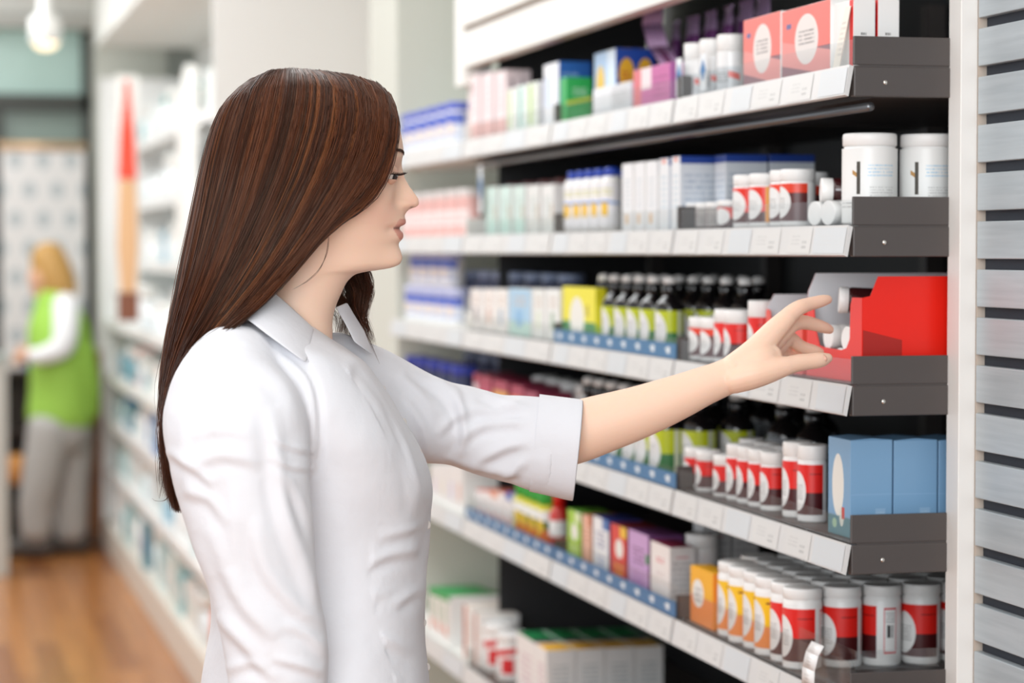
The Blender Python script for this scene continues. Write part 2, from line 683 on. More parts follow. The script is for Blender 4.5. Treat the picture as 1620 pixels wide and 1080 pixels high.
def window_mat():
    q = NT('street seen through the glazing')
    tc = q.n('ShaderNodeTexCoord')
    sp = q.n('ShaderNodeSeparateXYZ')
    q.link(tc.outputs['Object'], sp.inputs[0])
    z = sp.outputs[2]
    a0 = onY(80, 160, YF).z
    c = q.mix(q.math('LESS_THAN', z, a0), srgb('#a3beb5'), srgb('#6f7b72'))
    c = q.mix(q.math('LESS_THAN', z, onY(80, 330, YF).z), c, srgb('#4a4b44'))
    c = q.mix(q.math('LESS_THAN', z, onY(80, 560, YF).z), c, srgb('#4f4338'))
    nz = q.n('ShaderNodeTexNoise')
    nz.inputs['Scale'].default_value = 3
    q.link(tc.outputs['Object'], nz.inputs['Vector'])
    c = q.mix(q.math('MULTIPLY', nz.outputs['Fac'], 0.35), c, srgb('#8fa39b'))
    q.link(c, q.b.inputs['Base Color'])
    q.link(c, q.b.inputs['Emission Color'])
    q.b.inputs['Emission Strength'].default_value = 0.35
    q.b.inputs['Roughness'].default_value = 0.2
    return q.m


w.data.materials.append(window_mat())
wbox(-160, 158, 150, 172, YF, 0.08, M_DKFRAME, 'window_1_frame')
wbox(135, 157, 38, 850, YF, 0.08, M_DKFRAME, 'window_1_frame')
wbox(-12, 5, 172, 850, YF, 0.08, M_DKFRAME, 'window_1_frame')
# dark entrance mat
o = MB().box(onZ(12, 866, 0).x, onZ(165, 862, 0).x, 12.01, YF - 0.02, 0.0005, 0.012, mat('black rubber mat', '#211e1d', 0.8)).build('entrance_mat')
tag(o, 'black entrance mat on the wooden floor before the far glazing', 'mat')

# ceiling spotlight
p = PZ(72, 66, 11.0)
t = empty('ceiling_spotlight', p)
tag(t, 'small white cylindrical ceiling spotlight glowing above the far banner', 'ceiling light')
MB().lathe([(0.066, -0.005), (0.07, 0.0), (0.07, 0.10), (0.03, 0.13), (0.03, 3.0 - p.z - 0.002)], mat('matt white lamp metal', '#e6e6e2', 0.4), 24).build('housing', t)
MB().lathe([(0.001, -0.04), (0.035, -0.033), (0.056, -0.012), (0.062, 0.004)], mat('warm lamp glass', '#ffe9c4', 0.3, emis=1.5), 24).build('bulb', t)
p2 = PZ(-8, 50, 11.4)

# roll-up banner
ban = empty('roll_up_banner', onZ(68, 812, 0.012) * 1.0)
yb = 12.45
pa, pb = onY(6, 800, yb), onY(134, 232, yb)
ban.location = ((pa.x + pb.x) / 2, yb, 0.013)
bw = (pb.x - pa.x)
tag(ban, 'white roll-up banner with rows of pale grey-blue dots behind the far woman', 'banner')


def banner_mat():
    q = NT('banner print')
    uv = q.n('ShaderNodeUVMap')
    s1 = q.n('ShaderNodeVectorMath', operation='MULTIPLY')
    q.link(uv.outputs[0], s1.inputs[0])
    s1.inputs[1].default_value = (3.0, 13.0, 0)
    sp = q.n('ShaderNodeSeparateXYZ')
    q.link(s1.outputs[0], sp.inputs[0])
    off = q.math('MULTIPLY', q.math('MODULO', q.math('FLOOR', sp.outputs[1]), 2.0), 0.5)
    fu = q.math('SUBTRACT', q.math('FRACT', q.math('ADD', sp.outputs[0], off)), 0.5)
    fv = q.math('MULTIPLY', q.math('SUBTRACT', q.math('FRACT', sp.outputs[1]), 0.5), 0.85)
    d = q.math('SQRT', q.math('ADD', q.math('MULTIPLY', fu, fu), q.math('MULTIPLY', fv, fv)))
    sv = q.n('ShaderNodeSeparateXYZ')
    q.link(uv.outputs[0], sv.inputs[0])
    m = q.math('MULTIPLY', q.math('LESS_THAN', d, 0.24), q.math('GREATER_THAN', sv.outputs[1], 0.48))
    c = q.mix(m, srgb('#dddcda'), srgb('#b2babc'))
    # blue emblem block and red line of print lower down
    m2 = q.math('MULTIPLY', q.math('COMPARE', sv.outputs[0], 0.45, 0.2), q.math('COMPARE', sv.outputs[1], 0.42, 0.045))
    c = q.mix(m2, c, srgb('#2f5f8f'))
    m3 = q.math('MULTIPLY', q.math('COMPARE', sv.outputs[0], 0.4, 0.3), q.math('COMPARE', sv.outputs[1], 0.08, 0.012))
    c = q.mix(m3, c, srgb('#b06a72'))
    q.link(c, q.b.inputs['Base Color'])
    q.b.inputs['Roughness'].default_value = 0.6
    return q.m


hb = pb.z - 0.013
MB().box(-bw / 2, bw / 2, -0.001, 0.001, 0.06, hb, M_WHITE, side=banner_mat()).build('banner_sheet', ban)
MB().tube([(-bw / 2 - 0.02, 0, hb), (bw / 2 + 0.01, 0, hb)], 0.022, mat('brass coloured rod', '#d8b48c', 0.35, 0.4)).build('top_rail', ban)
MB().box(-bw / 2, bw / 2, -0.06, 0.06, 0, 0.07, mat('banner base grey', '#8a8a88', 0.4, 0.5)).build('base', ban, bevel=0.01)

# wooden cabinet behind the far woman, to the right
ya = 12.1
a, b = onY(128, 835, ya), onY(178, 560, ya)
t = empty('wooden_cabinet', (a.x, ya, 0.012))
tag(t, 'brown wooden counter cabinet behind the far woman, by the white pier', 'cabinet')
W = b.x - a.x + 0.05
MW = mat('brown cabinet wood', '#8a5a36', 0.45, noise=0.15, nscale=12)
MB().box(0, W, 0, 0.25, 0, b.z, MW).build('body', t, bevel=0.004)
for i in range(3):
    MB().box(0.01, W - 0.01, -0.015, -0.001, 0.06 + i * 0.26, 0.29 + i * 0.26, MW).build('drawer', t, bevel=0.003)
# low shelf with amber jar left of her legs
a, b = onY(8, 830, 12.0), onY(44, 590, 12.0)
t = empty('low_display_unit', (a.x, 12.0, 0.012))
tag(t, 'dark low display unit left of the far woman with open shelves', 'display unit')
W = b.x - a.x
dk = mat('dark brown laminate', '#3a2e27', 0.5)
u = MB()
u.box(0, W, 0.14, 0.15, 0, b.z, dk)
for zz in (0.0, 0.28, 0.55, b.z - 0.02):
    u.box(0, W, 0, 0.14, zz, zz + 0.02, dk)
u.box(-0.012, 0, 0, 0.15, 0, b.z, dk)
u.box(W, W + 0.012, 0, 0.15, 0, b.z, dk)
u.build('carcass', t)
o = MB().lathe([(0.04, 0), (0.055, 0.01), (0.055, 0.11), (0.04, 0.14), (0.02, 0.15)], mat('amber pack', '#e9a35a', 0.4), 16).build('amber_jar')
o.location = (a.x + W / 2, 12.06, 0.2922 + 0.02)
o.location.z = 0.012 + 0.28 + 0.0205
tag(o, 'amber orange jar standing on the dark low display unit', 'jar')
# white counter at the very left edge
a, b = onY(-60, 868, 11.0), onY(11, 560, 11.0)
t = empty('sales_counter', (a.x, 11.0, 0))
tag(t, 'pale grey counter end at the left edge before the far woman', 'counter')
W = b.x - a.x
MB().box(0, W, 0, 0.28, 0.0, b.z - 0.04, mat('pale grey laminate', '#b9bab3', 0.4)).build('cabinet_body', t, bevel=0.003)
MB().box(-0.01, W + 0.01, -0.01, 0.29, b.z - 0.039, b.z, mat('counter top', '#9fa8a2', 0.3)).build('counter_top', t, bevel=0.004)

# ---------------------------------------------------------------- the far white gondola with products
GX = 0.905
gy0 = onX(338, 395, GX).y
gy1 = onX(160, 395, GX).y
GD = 0.5
M_GB = mat('cream enamel base', '#dedad0', 0.4)
M_GW = mat('white enamel shelf', '#eff0ee', 0.4)
t = empty('white_shelving_unit', (GX, gy0, 0))
tag(t, 'long white shelving unit full of blurred products, behind the shopper', 'shelving unit')
LG = gy1 - gy0
g = MB().box(0, GD, 0, LG, 0, 0.15, M_GB)
k = 6
for i in range(k):
    g.box(-0.004, 0, LG * i / k + 0.004, LG * (i + 1) / k - 0.004, 0.01, 0.145, M_GB)
g.build('base', t)
MB().box(GD - 0.03, GD, 0, LG, 0.15, 2.45, M_GW).build('back_panel', t)
MB().box(0.0, GD, -0.02, 0, 0, 2.45, M_GW).build('side_panel', t)
MB().box(0.0, GD, LG, LG + 0.02, 0, 2.3, M_GW).build('side_panel', t)
GS = [0.151, 0.40, 0.64, 0.86, 1.12, 1.40, 1.68, 1.96]
for i, z in enumerate(GS[1:]):
    d = 0.02 if i < 4 else 0.14
    MB().box(d, GD - 0.03, 0.001, LG - 0.001, z - 0.02, z, M_GW).box(d - 0.004, d, 0.001, LG - 0.001, z - 0.035, z + 0.008, M_GW).build('shelf', t)
MB().box(-0.02, GD, -0.02, LG, 2.452, 2.95, M_WHITE).build('header_panel', t)

# products of the far unit
FARC = ['#e8ecea', '#f0f0ee', '#cfe3e2', '#7fb9bf', '#3c6fae', '#f4f4f2', '#e7eef0', '#dfe7e0', '#c3dcdc', '#f2efe9', '#e9b7ae', '#5f8f9c', '#f5f5f3', '#9fc6d8']
kinds = ['bottle', 'carton', 'jar']


def far_item(kind, c, w, h, loc, label, y=0):
    m = mat('far pack ' + c, c, 0.4)
    t = empty({'bottle': 'shampoo_bottle', 'carton': 'carton_box', 'jar': 'cream_jar'}[kind], loc)
    tag(t, label, {'bottle': 'bottle', 'carton': 'box', 'jar': 'jar'}[kind], 'products on the far white shelving unit')
    if kind == 'bottle':
        MB().lathe([(w * .42, 0), (w * .5, h * .03), (w * .5, h * .62), (w * .3, h * .76), (w * .18, h * .8)], m, 14).build('bottle_body', t)
        MB().lathe([(w * .22, h * .8), (w * .22, h * .98), (w * .15, h)], mat('far cap', '#e9eeee', .4) if RND.random() < .6 else mat('far teal cap', '#3fa3a0', .4), 12).build('cap', t)
    elif kind == 'carton':
        MB().box(-w / 2, w / 2, -w * .7, w * .7, 0, h, m).build('carton_body', t)
        MB().box(-w / 2 - .0008, -w / 2, -w * .5, w * .5, h * .25, h * .7, mat('far label ' + FARC[RND.randrange(len(FARC))], FARC[RND.randrange(len(FARC))], .4)).build('label', t)
    else:
        MB().lathe([(w * .45, 0), (w * .5, h * .05), (w * .5, h * .7)], m, 14).build('jar_body', t)
        MB().lathe([(w * .52, h * .7), (w * .52, h * .97), (w * .48, h)], M_WHITE, 14).build('lid', t)
    return t


CN = {'#e8ecea': 'off-white', '#f0f0ee': 'white', '#cfe3e2': 'pale mint', '#7fb9bf': 'teal', '#3c6fae': 'blue', '#f4f4f2': 'white', '#e7eef0': 'icy white',
      '#dfe7e0': 'pale green', '#c3dcdc': 'light aqua', '#f2efe9': 'cream', '#e9b7ae': 'salmon pink', '#5f8f9c': 'slate blue', '#f5f5f3': 'white', '#9fc6d8': 'sky blue'}
LV = ['bottom deck', 'second level up', 'third level up', 'fourth level up', 'fifth level up', 'sixth level up', 'seventh level up', 'top level']
for i, z in enumerate(GS):
    x = 0.0 if i == 0 else (0.02 if i < 5 else 0.14)
    y = gy0 + 0.09
    n = 0
    if i == 0:
        for c, lab in (('#d8502f', 'red-orange pack low on the far white unit, nearest the shopper'), ('#e9d41f', 'bright yellow bottle low on the far white unit, near the shopper'), ('#e2713f', 'orange pack low on the far white unit beside the yellow bottle')):
            CN.setdefault(c, '')
            far_item('bottle' if 'bottle' in lab else 'carton', c, .085, .2, (GX + x + 0.075, y, z + 0.0005), lab)
            y += .15
    while y < gy1 - 0.12 and n < 20:
        kind = kinds[RND.randrange(3)]
        w = RND.uniform(0.07, 0.12)
        h = RND.uniform(0.12, 0.19) if i != 0 else RND.uniform(.14, .21)
        c = FARC[RND.randrange(len(FARC))]
        if i >= 4 and RND.random() < .75:
            c = ['#f0f0ee', '#f4f4f2', '#e8ecea', '#e7eef0'][RND.randrange(4)]
        far_item(kind, c, w, h, (GX + x + 0.075, y, z + 0.0005),
                 f'{CN[c]} {kind}, {LV[i]} of far white unit, {ORD[n]} from its near end')
        y += w * 1.45 + RND.uniform(0.06, 0.16)
        n += 1
# tall narrow side sign: red pointed shape above a wooden-brown figure
p = onX(214, 395, GX - 0.02)
zt, zb = onX(214, 118, GX - 0.02).z, onX(214, 508, GX - 0.02).z
t = empty('hanging_sign', (GX - 0.05, p.y, zb))
tag(t, 'tall narrow sign with a red pointed top and tan lower half at the far unit', 'sign')
H = zt - zb
wr = 0.048


def strip(profile, m, y=-0.003):
    pts = [(-r * .6, zz) for zz, r in profile] + [(r * .6, zz) for zz, r in profile[::-1]]
    return MB().prism(pts, 'y', y, y + 0.006, m)


M_RS = mat('red sign print', '#e2492f', .5)
strip([(H * .58, .062), (H * .75, .05), (H * .88, .026), (H * .98, .014)], M_RS).build('red_shape', t, fix=True)
strip([(H * .12, .05), (H * .3, .07), (H * .5, .06), (H * .575, .055)], mat('tan sign print', '#d9ae82', .5)).build('tan_shape', t, fix=True)
strip([(0, .07), (H * .118, .07)], mat('brown sign print', '#7d4a33', .5)).build('brown_foot', t, fix=True)
MB().box(-.046, .046, .0035, .008, 0, H, M_WHITE).build('backing_board', t)
# curved white decorative panels with blue mark above the far unit
for (px, py0, py1, wd, lab) in ((243, 100, 400, 0.36, 'tall white display board above the far unit, nearer the red sign'),
                                (298, 120, 430, 0.36, 'white display board with a blue mark, nearer the shopper')):
    q0 = onX(px, 395, GX - 0.0)
    z0, z1 = onX(px, py1, GX).z, onX(px, py0, GX).z
    t = empty('display_board', (GX + 0.135, q0.y, z0))
    tag(t, lab, 'display board')
    poly = [(-wd, 0), (wd, 0), (wd * .9, (z1 - z0) * .5), (wd * .55, (z1 - z0) * .85), (0, z1 - z0), (-wd * .9, (z1 - z0) * .96)]
    MB().prism(poly, 'x', -0.012, 0.0, M_WHITE).build('board', t, fix=True)
    if px > 280:
        MB().box(-0.0145, -0.0125, -wd * .2, wd * .35, (z1 - z0) * .62, (z1 - z0) * .84, mat('blue mark print', '#4b8fd0', .4)).build('blue_mark', t)
        MB().box(-0.0145, -0.0125, -wd * .7, -wd * .2, (z1 - z0) * .28, (z1 - z0) * .42, mat('blue mark print', '#4b8fd0', .4)).build('blue_mark', t)
# ================================================================== PRODUCTS
W_ = mat('white product plastic', '#f0efed', 0.35)
W_LID = mat('ribbed white lid', '#f4f3f1', 0.4)
BR_ = mat('dark maroon glass', '#3a1517', 0.15, coat=0.5)
DK_ = mat('near black glass', '#141214', 0.12, coat=0.5)
SHELFN = {1: 'the top shelf', 2: 'the second shelf', 3: 'the third shelf', 4: 'the fourth shelf', 5: 'the fifth shelf', 6: 'the lowest shelf'}
XP = 1.166

OV = '#e9e8e6'
L_RED = lmat('red vitamin label', '#e5231b', [('r', 0, 1, 0, .44, '#4a1416'), ('e', .3, .46, .27, .4, OV), ('t', .12, .48, .3, .62, '#9a9896', 6), ('t', .66, .95, .8, .86, '#8c1512', 1)], .35)
L_REDY = lmat('red and yellow label', '#e5321f', [('r', .75, 1, 0, 1, '#f0a33c'), ('r', 0, .75, 0, .3, '#54211c'), ('e', .38, .5, .3, .42, OV), ('t', .2, .55, .35, .65, '#a09e9c', 5)], .35)
L_YEL = lmat('yellow orange label', '#f5c21d', [('r', 0, 1, 0, .42, '#ef8a3a'), ('e', .3, .5, .27, .42, OV), ('t', .12, .48, .34, .66, '#8e8c8a', 6), ('r', .6, .8, .86, .9, '#8c3b16')], .35)
L_LIME = lmat('lime and green bottle label', '#c9d314', [('r', 0, 1, 0, .45, '#3f7d46'), ('e', .32, .48, .3, .5, OV), ('t', .12, .5, .25, .7, '#a3a3a1', 7), ('r', .84, .93, 0, 1, '#d9dcc4')], .35)
L_GREY = lmat('grey printed bottle label', '#8a8e94', [('t', .05, .95, .1, .9, '#5f6368', 9), ('e', .25, .6, .2, .35, '#a9acb0')], .4)
L_DARK = lmat('white oval on brown label', '#5b2a2a', [('r', 0, 1, .75, 1, '#e5432a'), ('e', .35, .5, .3, .42, OV), ('t', .2, .5, .35, .65, '#a09e9c', 4)], .35)
L_TIN = lmat('white tin print', '#eeeeec', [('r', .30, .335, .38, .82, '#4a453e'), ('s', .255, .30, .88, .94, '#b98d55', .9), ('t', .4, .66, .62, .8, '#b7d3e6', 4), ('t', .08, .3, .2, .3, '#b4b4b2', 2), ('t', .42, .66, .28, .5, '#c7c7c5', 6), ('b', .82, .93, .02, .16, '#3f3f3f', 9), ('t', .8, .95, .3, .8, '#cfcfcd', 14)], .35)
L_BLUEJ = lmat('blue white jar print', '#dfe4ef', [('r', 0, 1, .6, 1, '#5d6fc4'), ('e', .4, .4, .3, .25, '#f2e2d2'), ('t', .1, .8, .1, .5, '#9aa4c8', 4)], .4)
L_PINKJ = lmat('pink jar print', '#e3b3ad', [('r', .2, .8, .2, .7, '#f3e9e6'), ('t', .25, .75, .3, .6, '#c78c88', 4)], .4)
L_NAVY = lmat('navy jar print', '#2b3358', [('r', .1, .7, .2, .6, '#c9cfdd'), ('e', .8, .5, .15, .2, '#c7a54a')], .35)


def copy_at(p, x, y, z, rz=0.0):
    c = copy_tree(p) if p.get('_used') else p
    p['_used'] = 1
    if '_used' in c and c is not p:
        del c['_used']
    c.location = (x, y, z)
    c.rotation_euler = (0, 0, rz)
    return c


PROTO = {}


def jar(kind, r, h, lab, body=W_, lid=W_LID, lidh=.16, name='vitamin_jar', lu=(.36, .80), lv=(.10, .74), neck=False, bar=False, vials=False):
    if kind in PROTO:
        return PROTO[kind]
    t = empty(name)
    lz = h * (1 - lidh)
    MB().lathe([(r * .90, 0), (r * .98, h * .012), (r, h * .035), (r, lz * .93), (r * .965, lz * .97), (r * .93, lz * .985), (r * .93, lz + .001)], body, 26).build('jar_body', t)
    lm = MB()
    lr = r * (.99 if not neck else .8)
    lm.lathe([(lr * .96, lz), (lr, lz + h * .01), (lr, h * .955), (lr * .985, h * .975), (lr * .92, h * .985), (lr * .90, h * .978)], lid, 26)
    if h > .07:
        for k in range(3):
            pass
    lm.build('lid', t)
    if lab:
        m = MB().lathe([(r + .0004, h * lv[0]), (r + .0004, h * lv[1])], lab, 20, cap=False, u0=lu[0], u1=lu[1])
        m.build('label', t)
    if bar:
        m = MB().lathe([(r + .0004, h * .16), (r + .0004, h * .72)], lmat('barcode label', '#f1efed', [('r', 0, 1, 0, .04, '#d8303a'), ('r', 0, 1, .96, 1, '#d8303a'), ('r', 0, .06, 0, 1, '#d8303a'), ('r', .94, 1, 0, 1, '#d8303a'), ('b', .25, .75, .35, .62, '#3a3a3a', 11), ('t', .15, .85, .68, .92, '#9a9a9a', 4)]),
                       8, cap=False, u0=.86, u1=.97)
        m.build('barcode_label', t)
    PROTO[kind] = t
    return t


def bottle(kind, r, h, lab, body=DK_, cap=None, name='medicine_bottle', knob=True):
    """dark round-shouldered bottle with a dropper-like white cap tip"""
    if kind in PROTO:
        return PROTO[kind]
    t = empty(name)
    MB().lathe([(r * .92, 0), (r, h * .02), (r, h * .58), (r * .93, h * .64), (r * .7, h * .70), (r * .45, h * .735), (r * .42, h * .77)], body, 22).build('bottle_body', t)
    cb = cap or DK_
    if knob:
        MB().lathe([(r * .5, h * .77), (r * .52, h * .775), (r * .52, h * .885), (r * .46, h * .895)], cb, 20).build('cap', t)
        MB().lathe([(r * .36, h * .895), (r * .45, h * .91), (r * .47, h * .94), (r * .42, h * .975), (r * .25, h * .995), (r * .05, h)], W_LID, 16).build('cap_tip', t)
    else:
        MB().lathe([(r * .5, h * .77), (r * .54, h * .78), (r * .54, h * .97), (r * .48, h)], cb, 20).build('cap', t)
    MB().lathe([(r + .0004, h * .06), (r + .0004, h * .56)], lab, 20, cap=False, u0=.30, u1=.86).build('label', t)
    PROTO[kind] = t
    return t


ALLP = []


def add(o, label, cat, group=None):
    for _n in ('top', 'second', 'third', 'fourth', 'fifth', 'lowest'):
        label = label.replace(f' on the {_n} shelf', f', {_n} shelf')
    tag(o, label, cat, group)
    ALLP.append(o)
    return o


def jrow(kind, pxs, row, X, desc, cat='jar', place='front row', dz=0.0, rzs=None, order='right', group=None):
    """copies of PROTO[kind] at the picture columns pxs (right to left) on the plane X"""
    n = len(pxs)
    out = []
    for i, px in enumerate(pxs):
        y = onX(px, 395, X).y
        rz = rzs[i] if rzs else RND.uniform(-.12, .12)
        o = copy_at(PROTO[kind], X, y, ZS[row] + .0004 + dz, rz)
        pos = '' if n == 1 else f', {ORD[i]} from the right'
        pl = f', {place}' if place else ''
        add(o, f'{desc} on {SHELFN[row]}{pl}{pos}', cat, group or (f'{desc}s on {SHELFN[row]}, {place}' if n > 1 else None))
        out.append(o)
    return out


def cmat(name, c, layers=(), rough=.38):
    return lmat(name, c, list(layers), rough) if layers else mat(name, c, rough)


def carton(row, px0, px1, ytop, label, front, side=None, top=None, px2=None, depth=None, X0=XP, name='carton_box', cat='box', flap=True,
           group=None, dy=0.0, z0=None, rz=0.0):
    """a printed carton whose aisle face runs from picture column px0 to px1 and whose top near corner is at row ytop"""
    a, b = onX(px0, ytop, X0), onX(px1, ytop, X0)
    zb = ZS[row] + .0004 if z0 is None else z0
    h = b.z - zb
    L = a.y - b.y
    D = depth if depth else max(.02, onY(px2, 395, b.y).x - X0)
    t = empty(name, (X0, b.y + dy, zb), rz)
    s = side or front
    tp = top or s
    MB().box(0, D, 0.0006, L - 0.0006, 0, h, s, front=front, side=s, top=tp, back=s).build('carton_body', t, bevel=.0007)
    if flap:
        MB().box(.0015, D - .0015, 0.0012, L - 0.0012, h - .0002, h + .0004, tp).build('top_flap', t)
    add(t, label, cat, group)
    return t


def shade(h, k):
    return h


# ---------------------------------------------------------------- ROW 1 (top shelf)
F_SAL = lmat('salmon carton front', '#f0756b', [('r', 0, 1, 0, .38, '#8d5560'), ('s', .0, 1, .2, .55, '#e9928c', .25), ('e', .52, .52, .24, .36, '#e8e0dc'), ('t', .36, .68, .45, .68, '#8c8484', 4), ('r', .1, .2, .72, .79, '#5a5f96')])
S_WHITE = mat('white carton card', '#efeeec', .4)
S_GREYC = mat('grey white carton side', '#dcdbd9', .4)
for i, (a, b, yt) in enumerate([(1237, 1314, -2), (1176, 1235, 17)]):
    carton(1, a, b, yt, f'salmon pink carton with white oval on the top shelf, {"nearer the shelf end" if i == 0 else "beside the white tubs"}',
           F_SAL, S_WHITE, S_WHITE, depth=.09, group='salmon cartons on the top shelf')
F_RW = lmat('red and white slim carton', '#f1efed', [('t', .35, .62, .1, .55, '#5a5856', 6), ('r', .1, .35, .08, .3, '#e6a19a')])
M_REDP = mat('bright red card', '#e3201b', .35)
for i, (a, b) in enumerate([(1350, 1386), (1389, 1424)]):
    y0 = 2.905
    pa, pb = onY(a, 0, y0), onY(b, 0, y0)
    t = empty('slim_carton', (pa.x, y0, ZS[1] + .0004))
    hh = onY(a, -1, y0).z - ZS[1]
    MB().box(0, pb.x - pa.x - .001, 0, .07, 0, hh, S_WHITE, front=lmat('slim carton red edge', '#efeeec', [('r', .82, 1, 0, 1, '#e3201b')]), side=F_RW).build('carton_body', t, bevel=.0006)
    MB().box(.0012, pb.x - pa.x - .0022, .0012, .0688, hh - .0002, hh + .0004, S_WHITE).build('top_flap', t)
    add(t, f'slim white carton with red edge at the end of the top shelf, {"left" if i == 0 else "right"} of two', 'box', 'slim white and red cartons')
# leaning cream price card
t = empty('price_card', onX(1322, 102, XP - .006))
t.location.z = ZS[1] + .001
MB().prism([(-.012, 0), (.012, 0), (.03, .078), (.014, .078), (-.004, .03)], 'x', -.0008, 0, lmat('cream card print', '#e9e1d4', [('t', .3, .8, .2, .8, '#c9c2b8', 7)])).build('card', t, fix=True)
t.rotation_euler = (0, R(-6), R(180))
add(t, 'cream leaning price card at the near end of the top shelf', 'price card')

jar('silver_tub', .0215, .088, lmat('silver tub label', '#d0d3d6', [('r', 0, 1, .62, 1, '#efefef'), ('r', .1, .25, .1, .5, '#33363a'), ('s', .7, 1, .55, .72, '#e0432b', .3), ('t', .3, .7, .2, .5, '#77797c', 4)], .25), lidh=.3, name='silver_tub', lv=(.05, .68))
jrow('silver_tub', [1156, 1128, 1103], 1, 1.19, 'white-lidded silver tub', 'tub')
jrow('silver_tub', [1150, 1125], 1, 1.25, 'white-lidded silver tub', 'tub', 'behind')
# purple standing tubes at the back
def tube_pack(kind, w, h, m, capm, name='foil_pouch'):
    if kind in PROTO:
        return PROTO[kind]
    t = empty(name)
    b = MB()
    rings = []
    for z, a, d in ((0, .5, .40), (.02, .52, .42), (.5, .5, .36), (.8, .48, .2), (.93, .47, .05), (1.0, .47, .03)):
        rings.append((z * h, a * w, d * w * .8))
    n = 20
    for z, a, d in rings:
        for i in range(n):
            g = 2 * math.pi * i / n
            b.v.append((d * math.cos(g), a * math.sin(g) * (1 + .04 * math.cos(3 * g)), z))
    for k in range(len(rings) - 1):
        mm = m if k < 3 else capm
        for i in range(n):
            j = (i + 1) % n
            b.face((k * n + i, k * n + j, (k + 1) * n + j, (k + 1) * n + i), [(0, 0)] * 4, mm, True)
    b.face(list(range(n))[::-1], [(0, 0)] * n, m)
    e = (len(rings) - 1) * n
    b.face([e + i for i in range(n)], [(0, 0)] * n, capm)
    b.build('pouch_body', t)
    s = MB().box(-.002, .002, -.44 * w, .44 * w, h * .97, h * 1.0, capm).build('crimped_top', t)
    PROTO[kind] = t
    return t


tube_pack('purple', .055, .165, mat('purple foil', '#6d3a72', .2, .3), mat('pale purple foil', '#b79abf', .2, .5))
jrow('purple', [1207, 1180, 1152, 1124, 1096, 1068, 1040], 1, 1.30, 'shiny purple foil pouch', 'pouch', 'back')
jrow('purple', [1190, 1160, 1130], 1, 1.37, 'shiny purple foil pouch', 'pouch', 'rearmost')
# curved purple leaflet strip
t = empty('curved_leaflet', onX(1080, 150, XP + .075))
t.location.z = ZS[1] + .001
y_ref = t.location.y
pp = [onX(px, py, XP + .075) for px, py in ((1018, 12), (1016, 40), (1026, 75), (1045, 102), (1066, 122), (1082, 140))]
st = MB()
mp_ = mat('lilac leaflet', '#b892bb', .3)
mp2_ = mat('plum leaflet print', '#7c3f6d', .3)
for i in range(len(pp) - 1):
    a, b = pp[i] - t.location, pp[i + 1] - t.location
    for k, mm in enumerate((mp_, mp2_, mp_)):
        o0, o1 = k * .013, (k + 1) * .013
        st.quad([(o0 * .6, a.y - o0, a.z), (o0 * .6, b.y - o0, b.z), (o1 * .6, b.y - o1, b.z), (o1 * .6, a.y - o1, a.z)], mm if i in (2, 3) else mp_, smooth=True)
o = st.build('leaflet_strip', t)
o.modifiers.new('solid', 'SOLIDIFY').thickness = .0006
add(t, 'curled lilac leaflet strip rising from the top shelf', 'leaflet')

carton(1, 1002, 1060, 98, 'low magenta and white carton under the curled leaflet', lmat('magenta carton front', '#c65f9f', [('r', 0, .22, 0, 1, '#dd6f78'), ('r', .22, .5, .45, 1, '#eddde0'), ('t', .55, .95, .2, .8, '#a2407e', 4)]),
       mat('magenta card', '#b565a8', .4), depth=.07, X0=XP)
carton(1, 940, 974, 76, 'blue carton with yellow discs on the top shelf', lmat('pale blue carton front', '#a9c9e8', [('e', .3, .5, .2, .3, '#e9c34c'), ('r', .6, 1, .3, 1, '#d6e6f4')]),
       lmat('blue disc carton side', '#1b49a8', [('e', .28, .62, .2, .24, '#f1b52c'), ('e', .76, .62, .2, .24, '#f1b52c'), ('t', .15, .4, .55, .7, '#c43a2a', 2), ('t', .62, .9, .55, .7, '#c43a2a', 2), ('r', .1, .4, .15, .3, '#7fa6da')]), px2=1035, X0=XP + .03)
carton(1, 938, 998, 128, 'low grey-white carton in front of the blue one', lmat('grey carton front', '#d4d6da', [('r', 0, .5, .2, 1, '#e8ebef'), ('t', .5, .9, .2, .8, '#b5b7bb', 4)]), depth=.024)
carton(1, 860, 884, 97, 'white and blue tall carton on the top shelf', lmat('white blue carton front', '#eef1f5', [('r', .1, .5, .3, .8, '#cfdcef')]),
       lmat('royal blue carton side', '#2160b4', [('t', .1, .6, .7, .85, '#9fc0e8', 2), ('r', 0, 1, 0, .15, '#17468c')]), px2=935)
carton(1, 886, 896, 122, 'bright green carton with a yellow stripe on the top shelf', mat('green card', '#2fae5a', .4),
       lmat('green carton side', '#27b257', [('s', 0, 1, .38, .46, '#d7dc3d', -.12), ('t', .25, .85, .6, .8, '#cfeeda', 3), ('t', .2, .8, .1, .3, '#5ccf84', 3)]), px2=936)
for i, (a, b, c) in enumerate([(834, 852, '#e4ecdf'), (818, 833, '#dfeee8'), (802, 817, '#eceee9')]):
    carton(1, a, b, 128 + i * 5, f'pale carton with green stripe on the top shelf, {ORD[i]} from the blue carton',
           lmat(f'green striped carton {i}', c, [('r', .2, .4, .1, .95, ['#a3c93a', '#35a39a', '#b9d77c'][i]), ('t', .5, .9, .3, .7, '#c5cbc4', 3)]), S_WHITE, depth=.06, group='green striped cartons')
